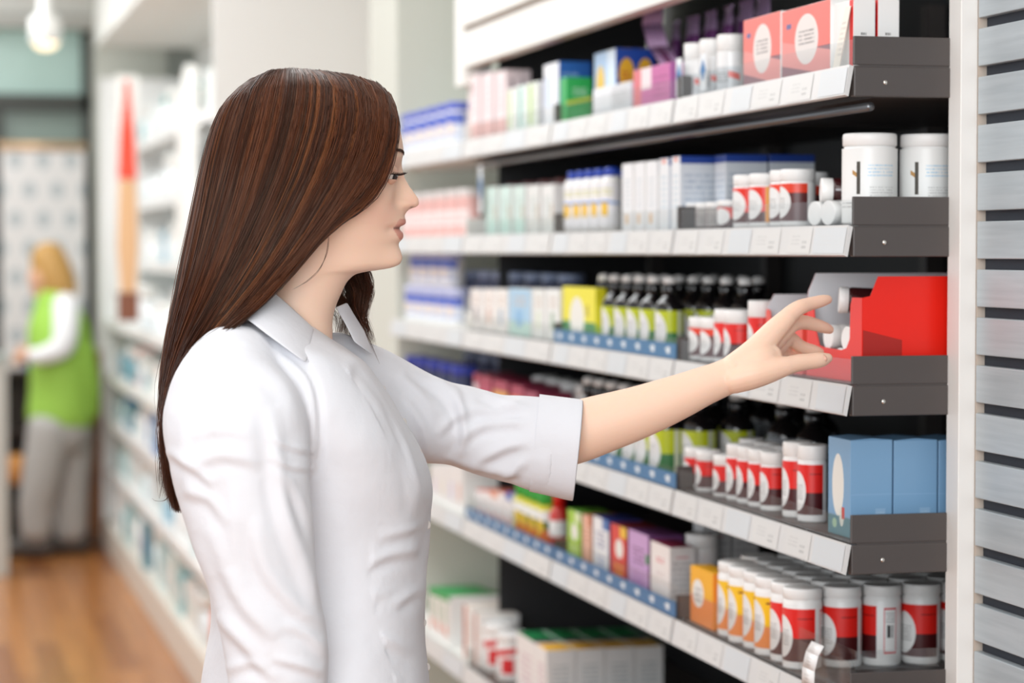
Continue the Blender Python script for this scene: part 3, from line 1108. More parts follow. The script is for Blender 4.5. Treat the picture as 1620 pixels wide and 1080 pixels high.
for i, (a, b) in enumerate([(783, 800), (762, 780), (741, 759)]):
    carton(1, a, b, 110 + i * 2, f'tall pale pink carton on the top shelf, {ORD[i]} from the right',
           lmat('pale pink carton front', '#eedfe0', [('r', 0, 1, 0, .25, '#e9b8b4'), ('t', .2, .8, .4, .9, '#d9c4c8', 5)]),
           lmat('pink grey carton side', '#d8c9cb', [('r', .2, .35, .3, .85, '#8f8388'), ('r', .6, .75, .3, .85, '#8f8388'), ('r', 0, 1, 0, .2, '#e3b7b2')]), px2=b + 40, group='tall pale pink cartons')
jar('bluejar', .028, .10, L_BLUEJ, name='cream_jar', lid=mat('periwinkle lid', '#5a6ac8', .35), lidh=.2)
jrow('bluejar', [726, 710, 694, 678, 662, 646], 1, 1.20, 'blue-lidded white jar', place='farthest bay')


def talker(px, py0, py1, row, desc, X=XP - .008):
    a = onX(px, py0, X)
    b = onX(px, py1, X)
    h = a.z - b.z
    t = empty('shelf_talker', (X, b.y, b.z))
    MB().box(-.0008, 0, -.014, .014, 0, h, lmat('blue diamond card', '#eef1f3', [('s', .2, .8, 1.0, 1.45, '#2f6db0', 1.0), ('s', .2, .8, -.1, .02, '#eef1f3', 1.0), ('t', .2, .8, .05, .25, '#a9b3bd', 2)]), bevel=0) if False else None
    w = .014
    m = MB().quad([(0, w, 0), (0, -w, 0), (0, -w, h), (0, w, h)], mat('talker card', '#e9eef2', .35))
    m.quad([(-.0006, 0, h * .25), (-.0006, -w * .9, h * .55), (-.0006, 0, h * .85), (-.0006, w * .9, h * .55)], mat('talker blue', '#2f73ad', .35))
    o = m.build('card', t)
    o.modifiers.new('solid', 'SOLIDIFY').thickness = .0005
    add(t, desc, 'shelf sign', None)


talker(1074, 92, 152, 1, 'white card with a blue diamond on the top shelf rail, left one')
talker(1112, 85, 143, 1, 'white card with a blue diamond on the top shelf rail, right one')
talker(760, 262, 338, 2, 'hanging white card with a blue diamond in the second shelf level')

# ---------------------------------------------------------------- ROW 2
jar('tin', .0355, .121, L_TIN, lidh=.155, name='powder_tin', lu=(.42, 1.06), lv=(.03, .82))
for i, px in enumerate((1375, 1466)):
    y0 = 2.945
    q = onY(px, 395, y0)
    o = copy_at(PROTO['tin'], q.x, y0, ZS[2] + .0004, 0)
    add(o, f'large white tin with small blue print on the second shelf, {"left" if i == 0 else "right"} of two', 'tin', 'large white tins')
# small tear tab on the lid edge of the tins
jar('redyel', .0245, .079, L_REDY, name='vitamin_jar', lidh=.22)
jrow('redyel', [1212, 1186], 2, 1.195, 'white jar with red and yellow label')
jar('darkoval', .0245, .081, L_DARK, name='vitamin_jar', lidh=.22)
jrow('darkoval', [1262, 1245], 2, 1.195, 'white jar with brown oval label')
jrow('darkoval', [1283, 1262], 2, 1.26, 'white jar with brown oval label', place='second row')
jar('smallbrown', .018, .041, lmat('small silver label', '#a9a39f', [('r', 0, .3, 0, 1, '#5c1f1c'), ('t', .3, .9, .2, .8, '#6e6a68', 3)]), body=BR_, lidh=.24, name='small_jar')
jar('smallred', .018, .043, lmat('small red label', '#dd3a2b', [('r', 0, 1, 0, .4, '#4c1d1b'), ('e', .45, .5, .3, .45, OV)]), body=BR_, lidh=.24, name='small_jar')
jrow('smallred', [1154], 2, 1.19, 'small brown jar with red label and white lid', place='')
jrow('smallbrown', [1136, 1119, 1103], 2, 1.19, 'small brown jar with white lid')


def lying(kind, px, py, X, label, ax=0.0, tilt=90, dzr=0.0):
    p = onX(px, py, X)
    o = copy_at(PROTO[kind], p.x, p.y, p.z)
    o.rotation_euler = Euler((0, R(tilt), ax), 'XYZ')
    add(o, label, 'jar')
    return o


jar('maroonjar', .0165, .06, None, body=BR_, lidh=.28, name='small_jar')
jar('whitejar', .0165, .05, lmat('white red label', '#ecebe8', [('r', .5, .8, .1, .9, '#d8473a'), ('t', .1, .5, .2, .8, '#b5b3b1', 3)]), lidh=.3, name='small_jar', lu=(.2, .9))
# toppled jars, lids towards the aisle (local +z turned to -X/-Y)
# filled in below: see pile()


def laid(kind, P, direction, label, roll=0.0):
    """jar laid down: base point P, axis along direction"""
    d = Vector(direction).normalized()
    qt = d.to_track_quat('Z', 'Y')
    o = copy_at(PROTO[kind], *P)
    o.rotation_mode = 'QUATERNION'
    from mathutils import Quaternion
    o.rotation_quaternion = qt @ Quaternion((0, 0, 1), roll)
    add(o, label, 'jar')
    return o


zr2 = ZS[2]
for i, (px, h, L) in enumerate(((1297, .017, 'white jar lying on its side beside the tins, lower left'), (1318, .017, 'white jar lying on its side beside the tins, lower right'))):
    q = onX(px, 395, 1.185)
    laid('whitejar', (1.185 + .035, q.y - .0, zr2 + .0172), (-1, -.25, 0), L)
q = onX(1308, 395, 1.185)
laid('maroonjar', (1.235, q.y - .01, zr2 + .0172 + .030), (-1, .28, 0.02), 'dark maroon jar lying across the toppled white jars')

F_GB = lmat('grey blue carton side', '#d6dbe2', [('r', 0, 1, .9, 1, '#1c3f94'), ('t', .08, .92, .15, .8, '#aab6c6', 8)])
M_BLC = mat('strong blue card', '#2246a6', .35)
for i, (a, b) in enumerate([(1218, 1290), (1148, 1215)]):
    Y0 = onX(1150, 395, XP + .05).y
    pa, pb = onY(a, 245, Y0), onY(b, 245, Y0)
    t = empty('carton_box', (pa.x, Y0, ZS[2] + .0004))
    hh = pa.z - ZS[2]
    MB().box(0, pb.x - pa.x - .001, 0, .05, 0, hh, F_GB, top=M_BLC).build('carton_body', t, bevel=.0007)
    MB().box(.001, pb.x - pa.x - .002, .001, .049, hh - .0002, hh + .0004, M_BLC).build('top_flap', t)
    add(t, f'grey carton with blue top on the second shelf, {ORD[i]} from the toppled jars', 'box', 'grey cartons with blue tops')
for i, (a, b) in enumerate([(1062, 1076), (1043, 1058)]):
    carton(2, a, b, 247 + i * 3, f'tall white and grey carton with blue top on the second shelf, {"right twin" if not i else "left twin"}',
           lmat('white tall carton front', '#e6e8ea', [('t', .2, .8, .3, .8, '#b9cdd9', 6), ('r', .3, .7, .93, .99, '#e08a7a')]), F_GB, M_BLC, px2=1146 if i == 0 else 1120, group='tall white cartons with blue tops')
for i, (a, b) in enumerate([(1022, 1039), (1004, 1019), (984, 1001)]):
    carton(2, a, b, 254 + 2 * i, f'tall white carton on the second shelf, {ORD[i]} from the blue-topped ones',
           lmat('white text carton front', '#e9eaec', [('t', .2, .8, .35, .8, '#c4ccd2', 7), ('r', .3, .6, .1, .25, '#dbb98f')]), S_WHITE, px2=b + 20, group='plain tall white cartons')
# white bottles with blue caps
t = PROTO.get('blucap') or empty('lotion_bottle')
PROTO['blucap'] = t
h = .112
ML = lmat('yellow drop lotion label', '#eeedf0', [('r', .35, .65, .25, .6, '#f0c23a'), ('s', 0, 1, .62, .67, '#5b8fd0', .1), ('t', .2, .8, .75, .95, '#d2d07a', 2)])
MB().lathe([(.017, 0), (.019, .003), (.019, h * .78), (.016, h * .85), (.011, h * .87)], W_, 20).build('bottle_body', t)
MB().lathe([(.0125, h * .87), (.0125, h * .99), (.010, h)], mat('blue cap', '#2447b4', .35), 18).build('cap', t)
MB().lathe([(.0194, h * .08), (.0194, h * .74)], ML, 16, cap=False, u0=.32, u1=.82).build('label', t)
jrow('blucap', [968, 952, 937, 923, 909], 2, 1.19, 'white lotion bottle with blue cap', 'bottle')
jrow('blucap', [1020, 1004, 988, 972, 956, 940, 925], 2, 1.255, 'white lotion bottle with blue cap', 'bottle', 'back row')
for i, (a, b) in enumerate([(857, 876), (834, 853), (812, 830), (790, 808), (769, 786)]):
    c = ['#e2e3e1', '#dfe1de', '#cfe3dc', '#cde4dd', '#c9e0d8'][i]
    carton(2, a, b, 291 + i, f'{"pale grey" if i < 2 else "mint green"} carton on the second shelf, {ORD[i]} from the dark divider',
           lmat(f'mint carton {i}', c, [('r', 0, 1, 0, .3, '#bfe0d6' if i > 1 else '#d5d8d4'), ('t', .2, .8, .4, .8, '#a3b3ae', 5), ('r', .8, .9, .3, .6, '#b89a72')]), S_GREYC, depth=.05, group='pale cartons on the second shelf')
jar('brownback', .026, .11, lmat('brown back label', '#e3e0dd', [('t', .1, .9, .2, .8, '#b5aba6', 5)]), body=BR_, lid=mat('maroon lid', '#6a2c2c', .3), lidh=.2, name='amber_jar')
jrow('brownback', [898, 872, 846, 820, 795], 2, 1.25, 'brown glass jar with maroon lid', place='')
jar('pinkjar', .027, .105, L_PINKJ, body=mat('pink jar', '#e8b9b2', .4), lid=mat('off white lid', '#e9e4e2', .4), lidh=.18, name='cream_jar')
jrow('pinkjar', [744, 726, 708, 690, 672, 655], 2, 1.20, 'pink jar with white label', place='farthest bay')

# ---------------------------------------------------------------- ROW 3
bottle('lime', .0235, .128, L_LIME)
jrow('lime', [1060, 1035, 1014, 994, 974, 956], 3, 1.195, 'dark bottle with lime label', 'bottle')
jrow('lime', [1180, 1150, 1122, 1098, 1075, 1052, 1030, 1008], 3, 1.262, 'dark bottle with lime label', 'bottle', 'second row')
jrow('lime', [1200, 1176, 1152, 1130, 1108], 3, 1.33, 'dark bottle with lime label', 'bottle', 'third row')
carton(3, 890, 942, 456, 'yellow and green carton with white oval on the third shelf', lmat('yellow green carton front', '#ece227', [('r', 0, 1, 0, .4, '#3f8a4c'), ('r', .55, 1, .0, .18, '#d9e69a'), ('e', .45, .45, .22, .38, '#ecebe2'), ('r', .72, .8, .5, .7, '#b9a92f')]),
       lmat('yellow green carton side', '#d9d416', [('r', 0, 1, 0, .35, '#a8c73a')]), mat('yellow card', '#ece227', .4), px2=954)
jar('redS', .0235, .067, L_DARK, name='vitamin_jar', lidh=.3)
jar('redM', .0245, .082, L_RED, name='vitamin_jar', lidh=.27)
jrow('redS', [1133, 1114], 3, 1.195, 'small white jar with red spot label')
jrow('redM', [1172, 1156], 3, 1.197, 'white jar with red label')
jar('redT', .0215, .098, L_RED, name='vitamin_jar', lidh=.3)
jrow('redT', [1207], 3, 1.20, 'tall white jar with red label left of the dispenser', place='')
RD = mat('vermilion card', '#e9200f', .38)
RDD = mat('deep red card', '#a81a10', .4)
GC = mat('grey card inside', '#e2e6ea', .5)


def dispenser(px0, px1, X0, y_rim, y_low, y_top, D, red, label, darker=True):
    """open counter display box: cut-out front facing the aisle, printed outside, grey card inside"""
    a, b = onX(px0, 395, X0), onX(px1, 395, X0)
    zb = ZS[3] + .0004
    t = empty('dispenser_box', (X0, b.y, zb))
    w = a.y - b.y
    rim = onX(px1, y_rim, X0).z - zb
    lo = onX((px0 + px1) / 2, y_low, X0).z - zb
    hs = onY(1420, y_top, b.y).z - zb
    pts = [(0, 0), (w, 0), (w, rim * .92), (w * .96, rim * .95), (w * .88, rim * .93), (w * .84, lo * 1.6), (w * .76, lo * 1.05), (w * .66, lo), (w * .36, lo * .97), (w * .27, lo * 1.05),
           (w * .21, lo * 1.35), (w * .20, rim * .9), (w * .17, rim), (0, rim)]
    MB().prism(pts, 'x', 0, .0012, red).build('front_panel', t, fix=True)
    ps = [(0.0013, 0), (D, 0), (D, hs), (.022, hs), (.0115, rim * 1.02), (.0013, rim)]
    MB().prism(ps, 'y', 0, .0012, red).build('side_panel', t, fix=True)
    if darker:
        MB().prism([(.0015, 0), (.055, 0), (.055, rim * .50), (.0015, rim * .62)], 'y', -.0006, -.0001, RDD).build('dark_red_patch', t, fix=True)  # darker red patch low on the near side panel
    hf = onY(1296, y_top - 5, a.y).z - zb
    pf = [(0.0013, 0), (D, 0), (D, hf), (.012, hf), (.0013, hf * .82)]
    MB().prism(pf, 'y', w - .0012, w - .0006, GC).prism(pf, 'y', w - .0006, w, red).build('side_panel', t, fix=True)
    MB().box(.0013, D, .0013, w - .0013, 0, .001, red).build('bottom_panel', t)
    MB().box(D + .0001, D + .001, 0, w, 0, hs, red).build('back_panel', t)
    add(t, label, 'dispenser box')
    return t, w, rim, hs


ZB = ZS[3] + .0004
X0 = 1.178
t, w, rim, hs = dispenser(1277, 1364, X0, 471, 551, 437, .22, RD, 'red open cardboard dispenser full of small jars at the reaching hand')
YB = t.location.y
jar('mini_maroon', .0175, .068, None, body=BR_, lidh=.2, name='small_jar')
jar('mini_white', .0165, .058, lmat('mini jar label', '#efeeec', [('t', .1, .9, .2, .8, '#b1afad', 4), ('r', .6, .8, .1, .9, '#e2a394')]), lidh=.35, name='small_jar', lu=(.1, .95), lid=W_LID, body=mat('tan glass', '#a05a3c', .2))
MJ = [('mini_white', .0, .22, .0177, 'lower right'), ('mini_maroon', .0, .50, .0185, 'lower middle'), ('mini_white', .0, .78, .0177, 'lower left'),
      ('mini_white', .0, .36, .0488, 'middle right'), ('mini_white', .0, .68, .0490, 'middle left'), ('mini_maroon', -.002, .40, .0960, 'top')]
for i, (k, dx, fy, dz, wd) in enumerate(MJ):
    laid(k, (X0 + dx + (.062 if 'white' in k else .0735), YB + w * fy, ZB + dz + .0050), (-1, -.10 + .06 * (i % 3) if i < 5 else .35, .0 if i < 5 else .05), f'{"dark maroon" if "maroon" in k else "white-lidded"} small jar lying in the red dispenser, {wd}', roll=i * 1.1)
jar('mini_big', .0185, .07, None, body=BR_, lidh=.36, name='small_jar')
t2, w2, rim2, hs2 = dispenser(1212, 1270, X0, 487, 549, 470, .20, mat('coral card', '#e8564a', .4), 'coral cardboard dispenser with grey inside just behind the hand', darker=False)
for i in range(3):
    laid('mini_white', (X0 + .067, t2.location.y + w2 * (.2 + .28 * i), ZB + .0235), (-1, .05, .0), f'white-lidded small jar in the coral dispenser behind the hand, {ORD[i]} from the right', roll=i)
# C and D bays, row 3
WC3 = [(864, 885, '#e9ebe8', 'white'), (843, 861, '#e6e8e4', 'white'), (805, 840, '#a7cbe4', 'light blue'), (784, 802, '#efebe6', 'white'), (765, 782, '#efe9e4', 'white'), (744, 762, '#ece7e3', 'white')]
for i, (a, b, c, n) in enumerate(WC3):
    carton(3, a, b, 458, f'{n} carton on the third shelf, {ORD[i]} left of the yellow one', lmat(f'row three carton {i}', c, [('r', 0, 1, 0, .3, '#bfe0d6' if i == 2 else c), ('r', .35, .6, .2, .55, ['#9fb59f', '#d6e3c9', '#7fb3dc', '#7f9fb8', '#c79a86', '#7a6f74'][i]), ('t', .2, .8, .65, .9, '#c9b3a4', 2)]), S_WHITE, depth=.06, group='cartons in the third bay')
jar('navyjar', .027, .125, L_NAVY, body=mat('navy jar body', '#2c3050', .3), lid=mat('steel blue lid', '#7f8aa6', .3), lidh=.16, name='cream_jar', lv=(.1, .8))
jrow('navyjar', [905, 878, 851, 825, 800, 776, 753], 3, 1.262, 'navy blue jar with pale lid', place='behind the cartons')
jar('wbjar', .0265, .085, L_BLUEJ, name='cream_jar', lid=mat('white blue lid', '#c9cff0', .35), lidh=.25)
jrow('wbjar', [724, 707, 690, 674, 658, 643], 3, 1.20, 'white and blue jar', place='farthest bay')
jrow('wbjar', [716, 699, 682, 666], 3, 1.20, 'white and blue jar', place='stacked on the farthest ones', dz=.0862)

# ---------------------------------------------------------------- ROW 4
F_BLUE = lmat('dusty blue carton front', '#7aa3c6', [('e', .45, .52, .26, .32, '#e6e4dc'), ('r', 0, 1, 0, .2, '#47808c'), ('e', .62, .2, .1, .1, '#d8dcd2'), ('r', .62, .75, .18, .3, '#c23a34'), ('e', .3, .12, .1, .05, '#9fc3a4')])
S_BLUE = lmat('dusty blue carton side', '#7ba4c8', [('r', .60, .84, .02, .30, '#8fb3d2'), ('t', .62, .82, .04, .28, '#a9c6df', 9), ('r', .02, .98, .44, .45, '#86add0')])
T_BLUE = mat('dusty blue card', '#6d97bb', .4)
yb = onX(1345, 395, XP + .002).y
for i, (a, b) in enumerate([(1345.5, 1412), (1414.5, 1483), (1485.5, 1553)]):
    pa, pb = onY(a, 690, yb), onY(b, 690, yb)
    t = empty('blue_carton', (pa.x, yb, ZS[4] + .0004))
    L = onX(1310, 395, XP + .002).y - yb
    hh = onY(a, 697, yb).z - ZS[4]
    w = pb.x - pa.x
    MB().box(0, w, 0, L, 0, hh, S_BLUE, front=F_BLUE, top=T_BLUE).build('carton_body', t, bevel=.0008)
    lid = MB().prism([(.001, hh), (w / 2, hh + .0022), (w - .001, hh), (w - .001, hh - .0005), (.001, hh - .0005)], 'y', .001, L - .001, T_BLUE).build('top_flap', t, fix=True)
    add(t, f'dusty blue carton at the end of the fourth shelf, {["left", "middle", "right, half hidden by the post"][i]}', 'box', 'dusty blue cartons')
jar('redXL', .0205, .107, L_RED, name='vitamin_jar', lidh=.2)
jar('redL4', .0195, .085, L_RED, name='vitamin_jar', lidh=.22)
jar('redS4', .0195, .064, L_RED, name='vitamin_jar', lidh=.28)
jrow('redXL', [1287, 1263], 4, 1.195, 'tall white jar with red label')
jrow('redL4', [1226, 1206, 1188, 1171], 4, 1.193, 'medium white jar with red label')
jrow('redS4', [1150, 1122, 1104], 4, 1.191, 'short white jar with red label')
jrow('redL4', [1240, 1215, 1190], 4, 1.245, 'medium white jar with red label', place='behind')
bottle('limeL', .029, .142, L_LIME)
bottle('greyL', .029, .142, L_GREY)
jrow('limeL', [1108], 4, 1.24, 'dark bottle with lime label behind the jars', 'bottle', '')
jrow('limeL', [1168, 1132], 4, 1.30, 'large dark bottle with lime label', 'bottle', 'second row')
jrow('greyL', [1290, 1243], 4, 1.32, 'large dark bottle with grey label', 'bottle', 'second row')
jrow('greyL', [1300, 1262, 1215, 1180], 4, 1.41, 'large dark bottle with grey label', 'bottle', 'rearmost')
jrow('limeL', [1056, 1033, 1012, 991, 971, 952, 934], 4, 1.197, 'large dark bottle with lime label', 'bottle', 'second bay')
jar('whitetall', .026, .115, lmat('row four white label', '#e4e6ea', [('t', .1, .9, .2, .8, '#b7bcc8', 5)]), lidh=.18, name='cream_jar')
jrow('whitetall', [1010, 985, 957, 932, 908, 885, 862], 4, 1.262, 'grey-white jar above the outstretched arm', place='')
carton(4, 830, 850, 622, 'maroon carton on the fourth shelf, nearest the sleeve', mat('maroon card front', '#9c3550', .4), mat('maroon card', '#7c1f3c', .4), depth=.07)
MCX = 1
for i, (a, b, c) in enumerate([(808, 828, '#e2714f'), (780, 803, '#d9a14a'), (757, 777, '#b23a5a'), (749, 755.5, '#e9d9dc')]):
    carton(4, a, b, 612 - i * 7, f'{["orange", "amber", "crimson", "pale pink"][i]} carton above the sleeve on the fourth shelf', lmat(f'row four carton {i}', c, [('r', 0, 1, .8, 1, '#a32a4a'), ('r', .2, .7, .2, .6, '#efe3dc')]), mat('maroon card', '#7c1f3c', .4), depth=.08)
jrow('navyjar', [800, 775, 750], 4, 1.34, 'navy blue jar with pale lid', place='behind the maroon cartons')
jar('bluelid', .030, .115, L_NAVY, body=mat('navy jar body', '#2c3050', .3), lid=mat('deep blue lid', '#2f3fa8', .3), lidh=.2, name='cream_jar')
jrow('bluelid', [735, 716, 697, 678, 660], 4, 1.20, 'large navy jar with blue lid', place='farthest bay')

# ---------------------------------------------------------------- ROW 5
gp = .0568
jar('redB', .0270, .113, L_RED, name='vitamin_jar', lidh=.15, bar=True)
jar('yelB', .0270, .113, L_YEL, name='vitamin_jar', lidh=.15)
y00 = onX(1272, 395, 1.184).y
for j in range(6):
    for i in range(7 if j else 6):
        x = 1.184 + j * (gp + .0015) + (.0 if i % 2 == 0 else .003)
        y = y00 + i * gp + (.0 if j == 0 else RND.uniform(-.001, .001))
        k = 'yelB' if (j == 0 and i >= 2) else 'redB'
        rz = 0.0
        if j == 2 and i == 0:
            rz = R(-55)
        elif j > 2:
            rz = R(-10) if j == 3 else RND.uniform(-1, 1)
        else:
            rz = RND.uniform(-.06, .06)
        if j > 0 and i == 0 and j != 2:
            rz = R(12)
        o = copy_at(PROTO[k], x, y, ZS[5] + .0004, rz)
        c = 'yellow and orange' if k == 'yelB' else 'red'
        add(o, f'white jar with {c} label, fifth shelf, {ORD[j]} file inwards, {ORD[i]} from end', 'jar', 'white vitamin jars on the fifth shelf')
carton(5, 1092, 1128, 908, 'orange and yellow carton on the fifth shelf beside the yellow jars', lmat('orange carton front', '#f6b316', [('r', 0, 1, 0, .5, '#f08418'), ('e', .35, .55, .25, .25, '#ecebe6'), ('t', .2, .5, .4, .7, '#8e8c8a', 3)]),
       mat('orange card', '#ee8a1c', .4), mat('yellow orange card', '#f6b316', .4), depth=.035)
jar('whiteP', .027, .118, lmat('white pink label', '#eeeae9', [('t', .2, .8, .4, .6, '#d77a8c', 2)]), lidh=.2, name='vitamin_jar')
jrow('whiteP', [1112], 5, 1.236, 'plain white jar behind the orange carton', place='')
carton(5, 1029, 1060, 866, 'large white carton with maroon top and pink waves on the fifth shelf',
       lmat('white wave carton front', '#efe9e6', [('s', 0, 1, .14, .19, '#d4365e', .1), ('s', 0, 1, .05, .10, '#e3788f', -.08), ('t', .3, .7, .7, .8, '#d9455e', 2), ('t', .3, .7, .5, .55, '#c9a9a9', 2), ('r', 0, 1, 0, .04, '#c2305a')]),
       lmat('white carton side print', '#d5d4d4', [('t', .1, .9, .2, .8, '#aaa9ab', 7), ('t', .25, .75, .82, .88, '#c2707e', 1)]), mat('maroon top card', '#7d1f3f', .4), px2=1102)
for i, (px0, px1) in enumerate([(1112, 1156), (1160, 1200)]):
    y0 = onX(1066, 395, XP).y + .107
    pa, pb = onY(px0, 842, y0), onY(px1, 842, y0)
    t = empty('carton_box', (pa.x, y0, ZS[5] + .0004))
    hh = PZ(px0, 842, 3.62).z - ZS[5]
    hh = .125
    MB().box(0, pb.x - pa.x, 0, .05, 0, hh, MATS['white carton side print'], top=MATS['maroon top card']).build('carton_body', t, bevel=.0007)
    MB().box(.001, pb.x - pa.x - .001, .001, .049, hh - .0002, hh + .0004, MATS['maroon top card']).build('top_flap', t)
    add(t, f'grey-white carton with maroon top behind the wave carton, {ORD[i]} from it', 'box', 'grey-white cartons with maroon tops')
BX5 = [(994, 1026, 848, '#c9a0d2', 'lilac purple', '#6a3a6e', '#a86fb8'), (966, 991, 836, '#d9382c', 'red and yellow', '#7a1f2a', '#f0c02e'), (938, 963, 824, '#eef0f1', 'white', '#29357e', '#3f6fb0'),
       (921, 935, 818, '#eab9a0', 'peach', '#b97a5a', '#d98a6a'), (898, 918, 812, '#a5cf3a', 'lime green', '#5d9e2c', '#e3edc0')]
for i, (a, b, yt, c, n, tc, ac) in enumerate(BX5):
    carton(5, a, b, yt, f'{n} carton on the fifth shelf, {ORD[i]} left of the wave carton',
           lmat(f'row five front {n}', c, [('e', .55, .62, .25, .16, '#ecebe4') if i in (1, 4) else ('t', .2, .8, .5, .8, tc, 4), ('r', .6, 1, .82, 1, ac) if i else ('r', .85, 1, .55, .7, '#3f8f5a'), ('t', .2, .8, .15, .4, ac, 3)]),
           mat('carton side ' + n, tc, .4), mat('carton top ' + n, tc, .4), depth=.06, group='bright cartons in the second bay')
# third bay: bottles with green caps, small cartons
t = empty('green_capped_bottle')
PROTO['gcap'] = t
h = .118
MB().lathe([(.022, 0), (.0235, .003), (.0235, h * .58), (.02, h * .68), (.014, h * .74)], mat('yellow green bottle', '#d8cf3a', .35), 18).build('bottle_body', t)
MB().lathe([(.0205, h * .70), (.0215, h * .72), (.0215, h * .97), (.019, h)], mat('grass green cap', '#2fa32f', .35), 18).build('cap', t)
MB().lathe([(.0239, h * .04), (.0239, h * .60)], lmat('fruit bottle label', '#e9e6d2', [('r', 0, 1, .72, 1, '#f2f2ee'), ('r', 0, 1, .0, .7, '#2f5a26'), ('e', .4, .45, .2, .3, '#e8c21f'), ('e', .7, .2, .3, .25, '#e2702a'), ('r', 0, 1, 0, .08, '#e8c21f')]), 16, cap=False, u0=.3, u1=.85).build('label', t)
jrow('gcap', [869, 857, 845, 833], 5, 1.192, 'green-capped bottle with fruit label', 'bottle')
t = empty('red_bottle')
PROTO['redb'] = t
MB().lathe([(.017, 0), (.019, .003), (.019, .07), (.012, .085)], mat('red bottle plastic', '#c9352c', .35), 16).build('bottle_body', t)
MB().lathe([(.012, .085), (.012, .112), (.010, .115)], mat('bright red card', '#e3201b'), 14).build('cap', t)
MB().lathe([(.0194, .03), (.0194, .06)], W_, 12, cap=False, u0=.3, u1=.85).build('label', t)
jrow('redb', [885], 5, 1.192, 'small red bottle with white band beside the green-capped ones', 'bottle', '')
for i, (a, b, c, n) in enumerate([(800, 809, '#4a63b8', 'blue and white'), (788, 798, '#eeeae8', 'white'), (776, 787, '#e9a48a', 'peach'), (764, 775, '#efe9e7', 'white and red'), (752, 763, '#eee9e9', 'white and pink')]):
    carton(5, a, b, 782 - i * 1, f'slim {n} carton on the fifth shelf, {ORD[i]} left of the green caps', lmat(f'slim carton {i}', '#efeceb', [('r', 0, 1, .82, 1, c), ('r', .3, .7, .2, .4, '#d2483a'), ('t', .2, .8, .45, .75, '#9a9296', 4)]),
           S_WHITE, mat('slim top ' + c, c if i in (0, 2) else '#d9583f', .4), depth=.10, group='slim cartons in the third bay')
for i, (a, b) in enumerate([(721, 732), (708, 720), (694, 706), (681, 692)]):
    carton(5, a, b, 738, f'pale carton in the farthest bay of the fifth shelf, {ORD[i]} from the right', lmat(f'far five carton {i}', '#e9e6e3', [('r', .3, .7, .2, .6, ['#dfb9ae', '#d8cfe2', '#e8dfd2', '#e3d3e0'][i])]), S_WHITE, depth=.08, group='pale cartons in the farthest bay')

# ---------------------------------------------------------------- ROW 6 (lowest)
F_G = lmat('green topped carton front', '#eceae6', [('r', 0, 1, .86, 1, '#1f9a4c'), ('r', .3, .6, .15, .35, '#e0643a'), ('r', .2, .4, .4, .8, '#2f9a55'), ('t', .5, .9, .4, .8, '#c9c7c3', 4)])
T_G = lmat('green carton top', '#159a4d', [('s', 0, 1, .45, .52, '#66c48a', 0.0)])
for j in range(2):
    for i, px in enumerate([(700, 711), (689, 700), (678, 689)]):
        carton(6, px[0], px[1], 943 - i * 4, f'white carton with bright green top, lowest shelf, {"front" if j == 0 else "rear"} row, {ORD[i]} from the right', F_G, S_WHITE, T_G, depth=.118, X0=XP + .12 * j,
               group='green-topped cartons on the lowest shelf', z0=ZS[6] + .0004)
F_W6 = lmat('white brown striped carton front', '#efebe6', [('r', .0, .35, 0, 1, '#b5533c'), ('t', .45, .95, .2, .8, '#d2c8c0', 4)])
T_W6 = mat('cream card', '#ebe3da', .4)
for j in range(3):
    for i, px in enumerate([(750.5, 758.5), (733, 746)]):
        carton(6, px[0], px[1], 974 - i * 11, f'cream carton with rust stripe, lowest shelf, {ORD[j]} row back, {"nearer" if i == 0 else "farther"} one', F_W6, S_WHITE, T_W6, depth=.088, group='cream cartons on the lowest shelf', X0=XP + .09 * j)
jar('lowred', .034, .10, lmat('low jar label', '#efecea', [('s', .1, .9, .55, .75, '#d8262c', -.25), ('r', .5, .8, .1, .6, '#d8262c'), ('t', .1, .4, .2, .5, '#b5b3b1', 3)]), lidh=.2, name='powder_jar')
jrow('lowred', [812, 791], 6, 1.203, 'white powder jar with red ribbon label')
# the eight-pack block of yellow and green topped cartons
yk = PZ(860, 1029, 4.6).y
zt_ = PZ(860, 1029, 4.6).z - ZS[6]
F_Y6 = lmat('yellow dot carton side', '#ecebe9', [('t', .2, .8, .45, .8, '#b9bfc0', 5), ('e', .55, .12, .1, .1, '#eeb11e'), ('r', 0, .02, 0, 1, '#c9c8c6'), ('r', .98, 1, 0, 1, '#c9c8c6')])
F_Y6f = lmat('yellow carton front', '#e9e8e6', [('t', .2, .8, .3, .8, '#c9a9b9', 5)])
T_Y = lmat('yellow carton top', '#f2b71c', [('r', .92, 1, 0, 1, '#e9e3c9'), ('r', 0, 1, .86, 1, '#efe9e2')])
T_GR = lmat('green purple carton top', '#137a43', [('r', 0, 1, 0, .16, '#6a1f5e'), ('r', .9, 1, 0, 1, '#a9d6bb')])
for i in range(4):
    p0 = onY(853 + i * 46.5, 1029, yk)
    for j, tm in enumerate((T_Y, T_GR)):
        dj = (.085, .15)[j]
        t = empty('carton_box', (p0.x + .014, yk + j * .086, ZS[6] + .0004))
        w = onY(853 + (i + 1) * 46.5, 1029, yk).x - p0.x
        MB().box(.0006, w - .0006, 0, dj, 0, zt_, S_WHITE, side=F_Y6, front=F_Y6f, top=tm).build('carton_body', t, bevel=.0008)
        MB().box(.0015, w - .0015, .001, dj - .001, zt_ - .0002, zt_ + .0004, tm).build('top_flap', t)
        add(t, f'white carton with {"yellow" if j == 0 else "green"} top on the lowest shelf, {ORD[i]} from the left', 'box', f'{"yellow" if j == 0 else "green"}-topped cartons in a block')

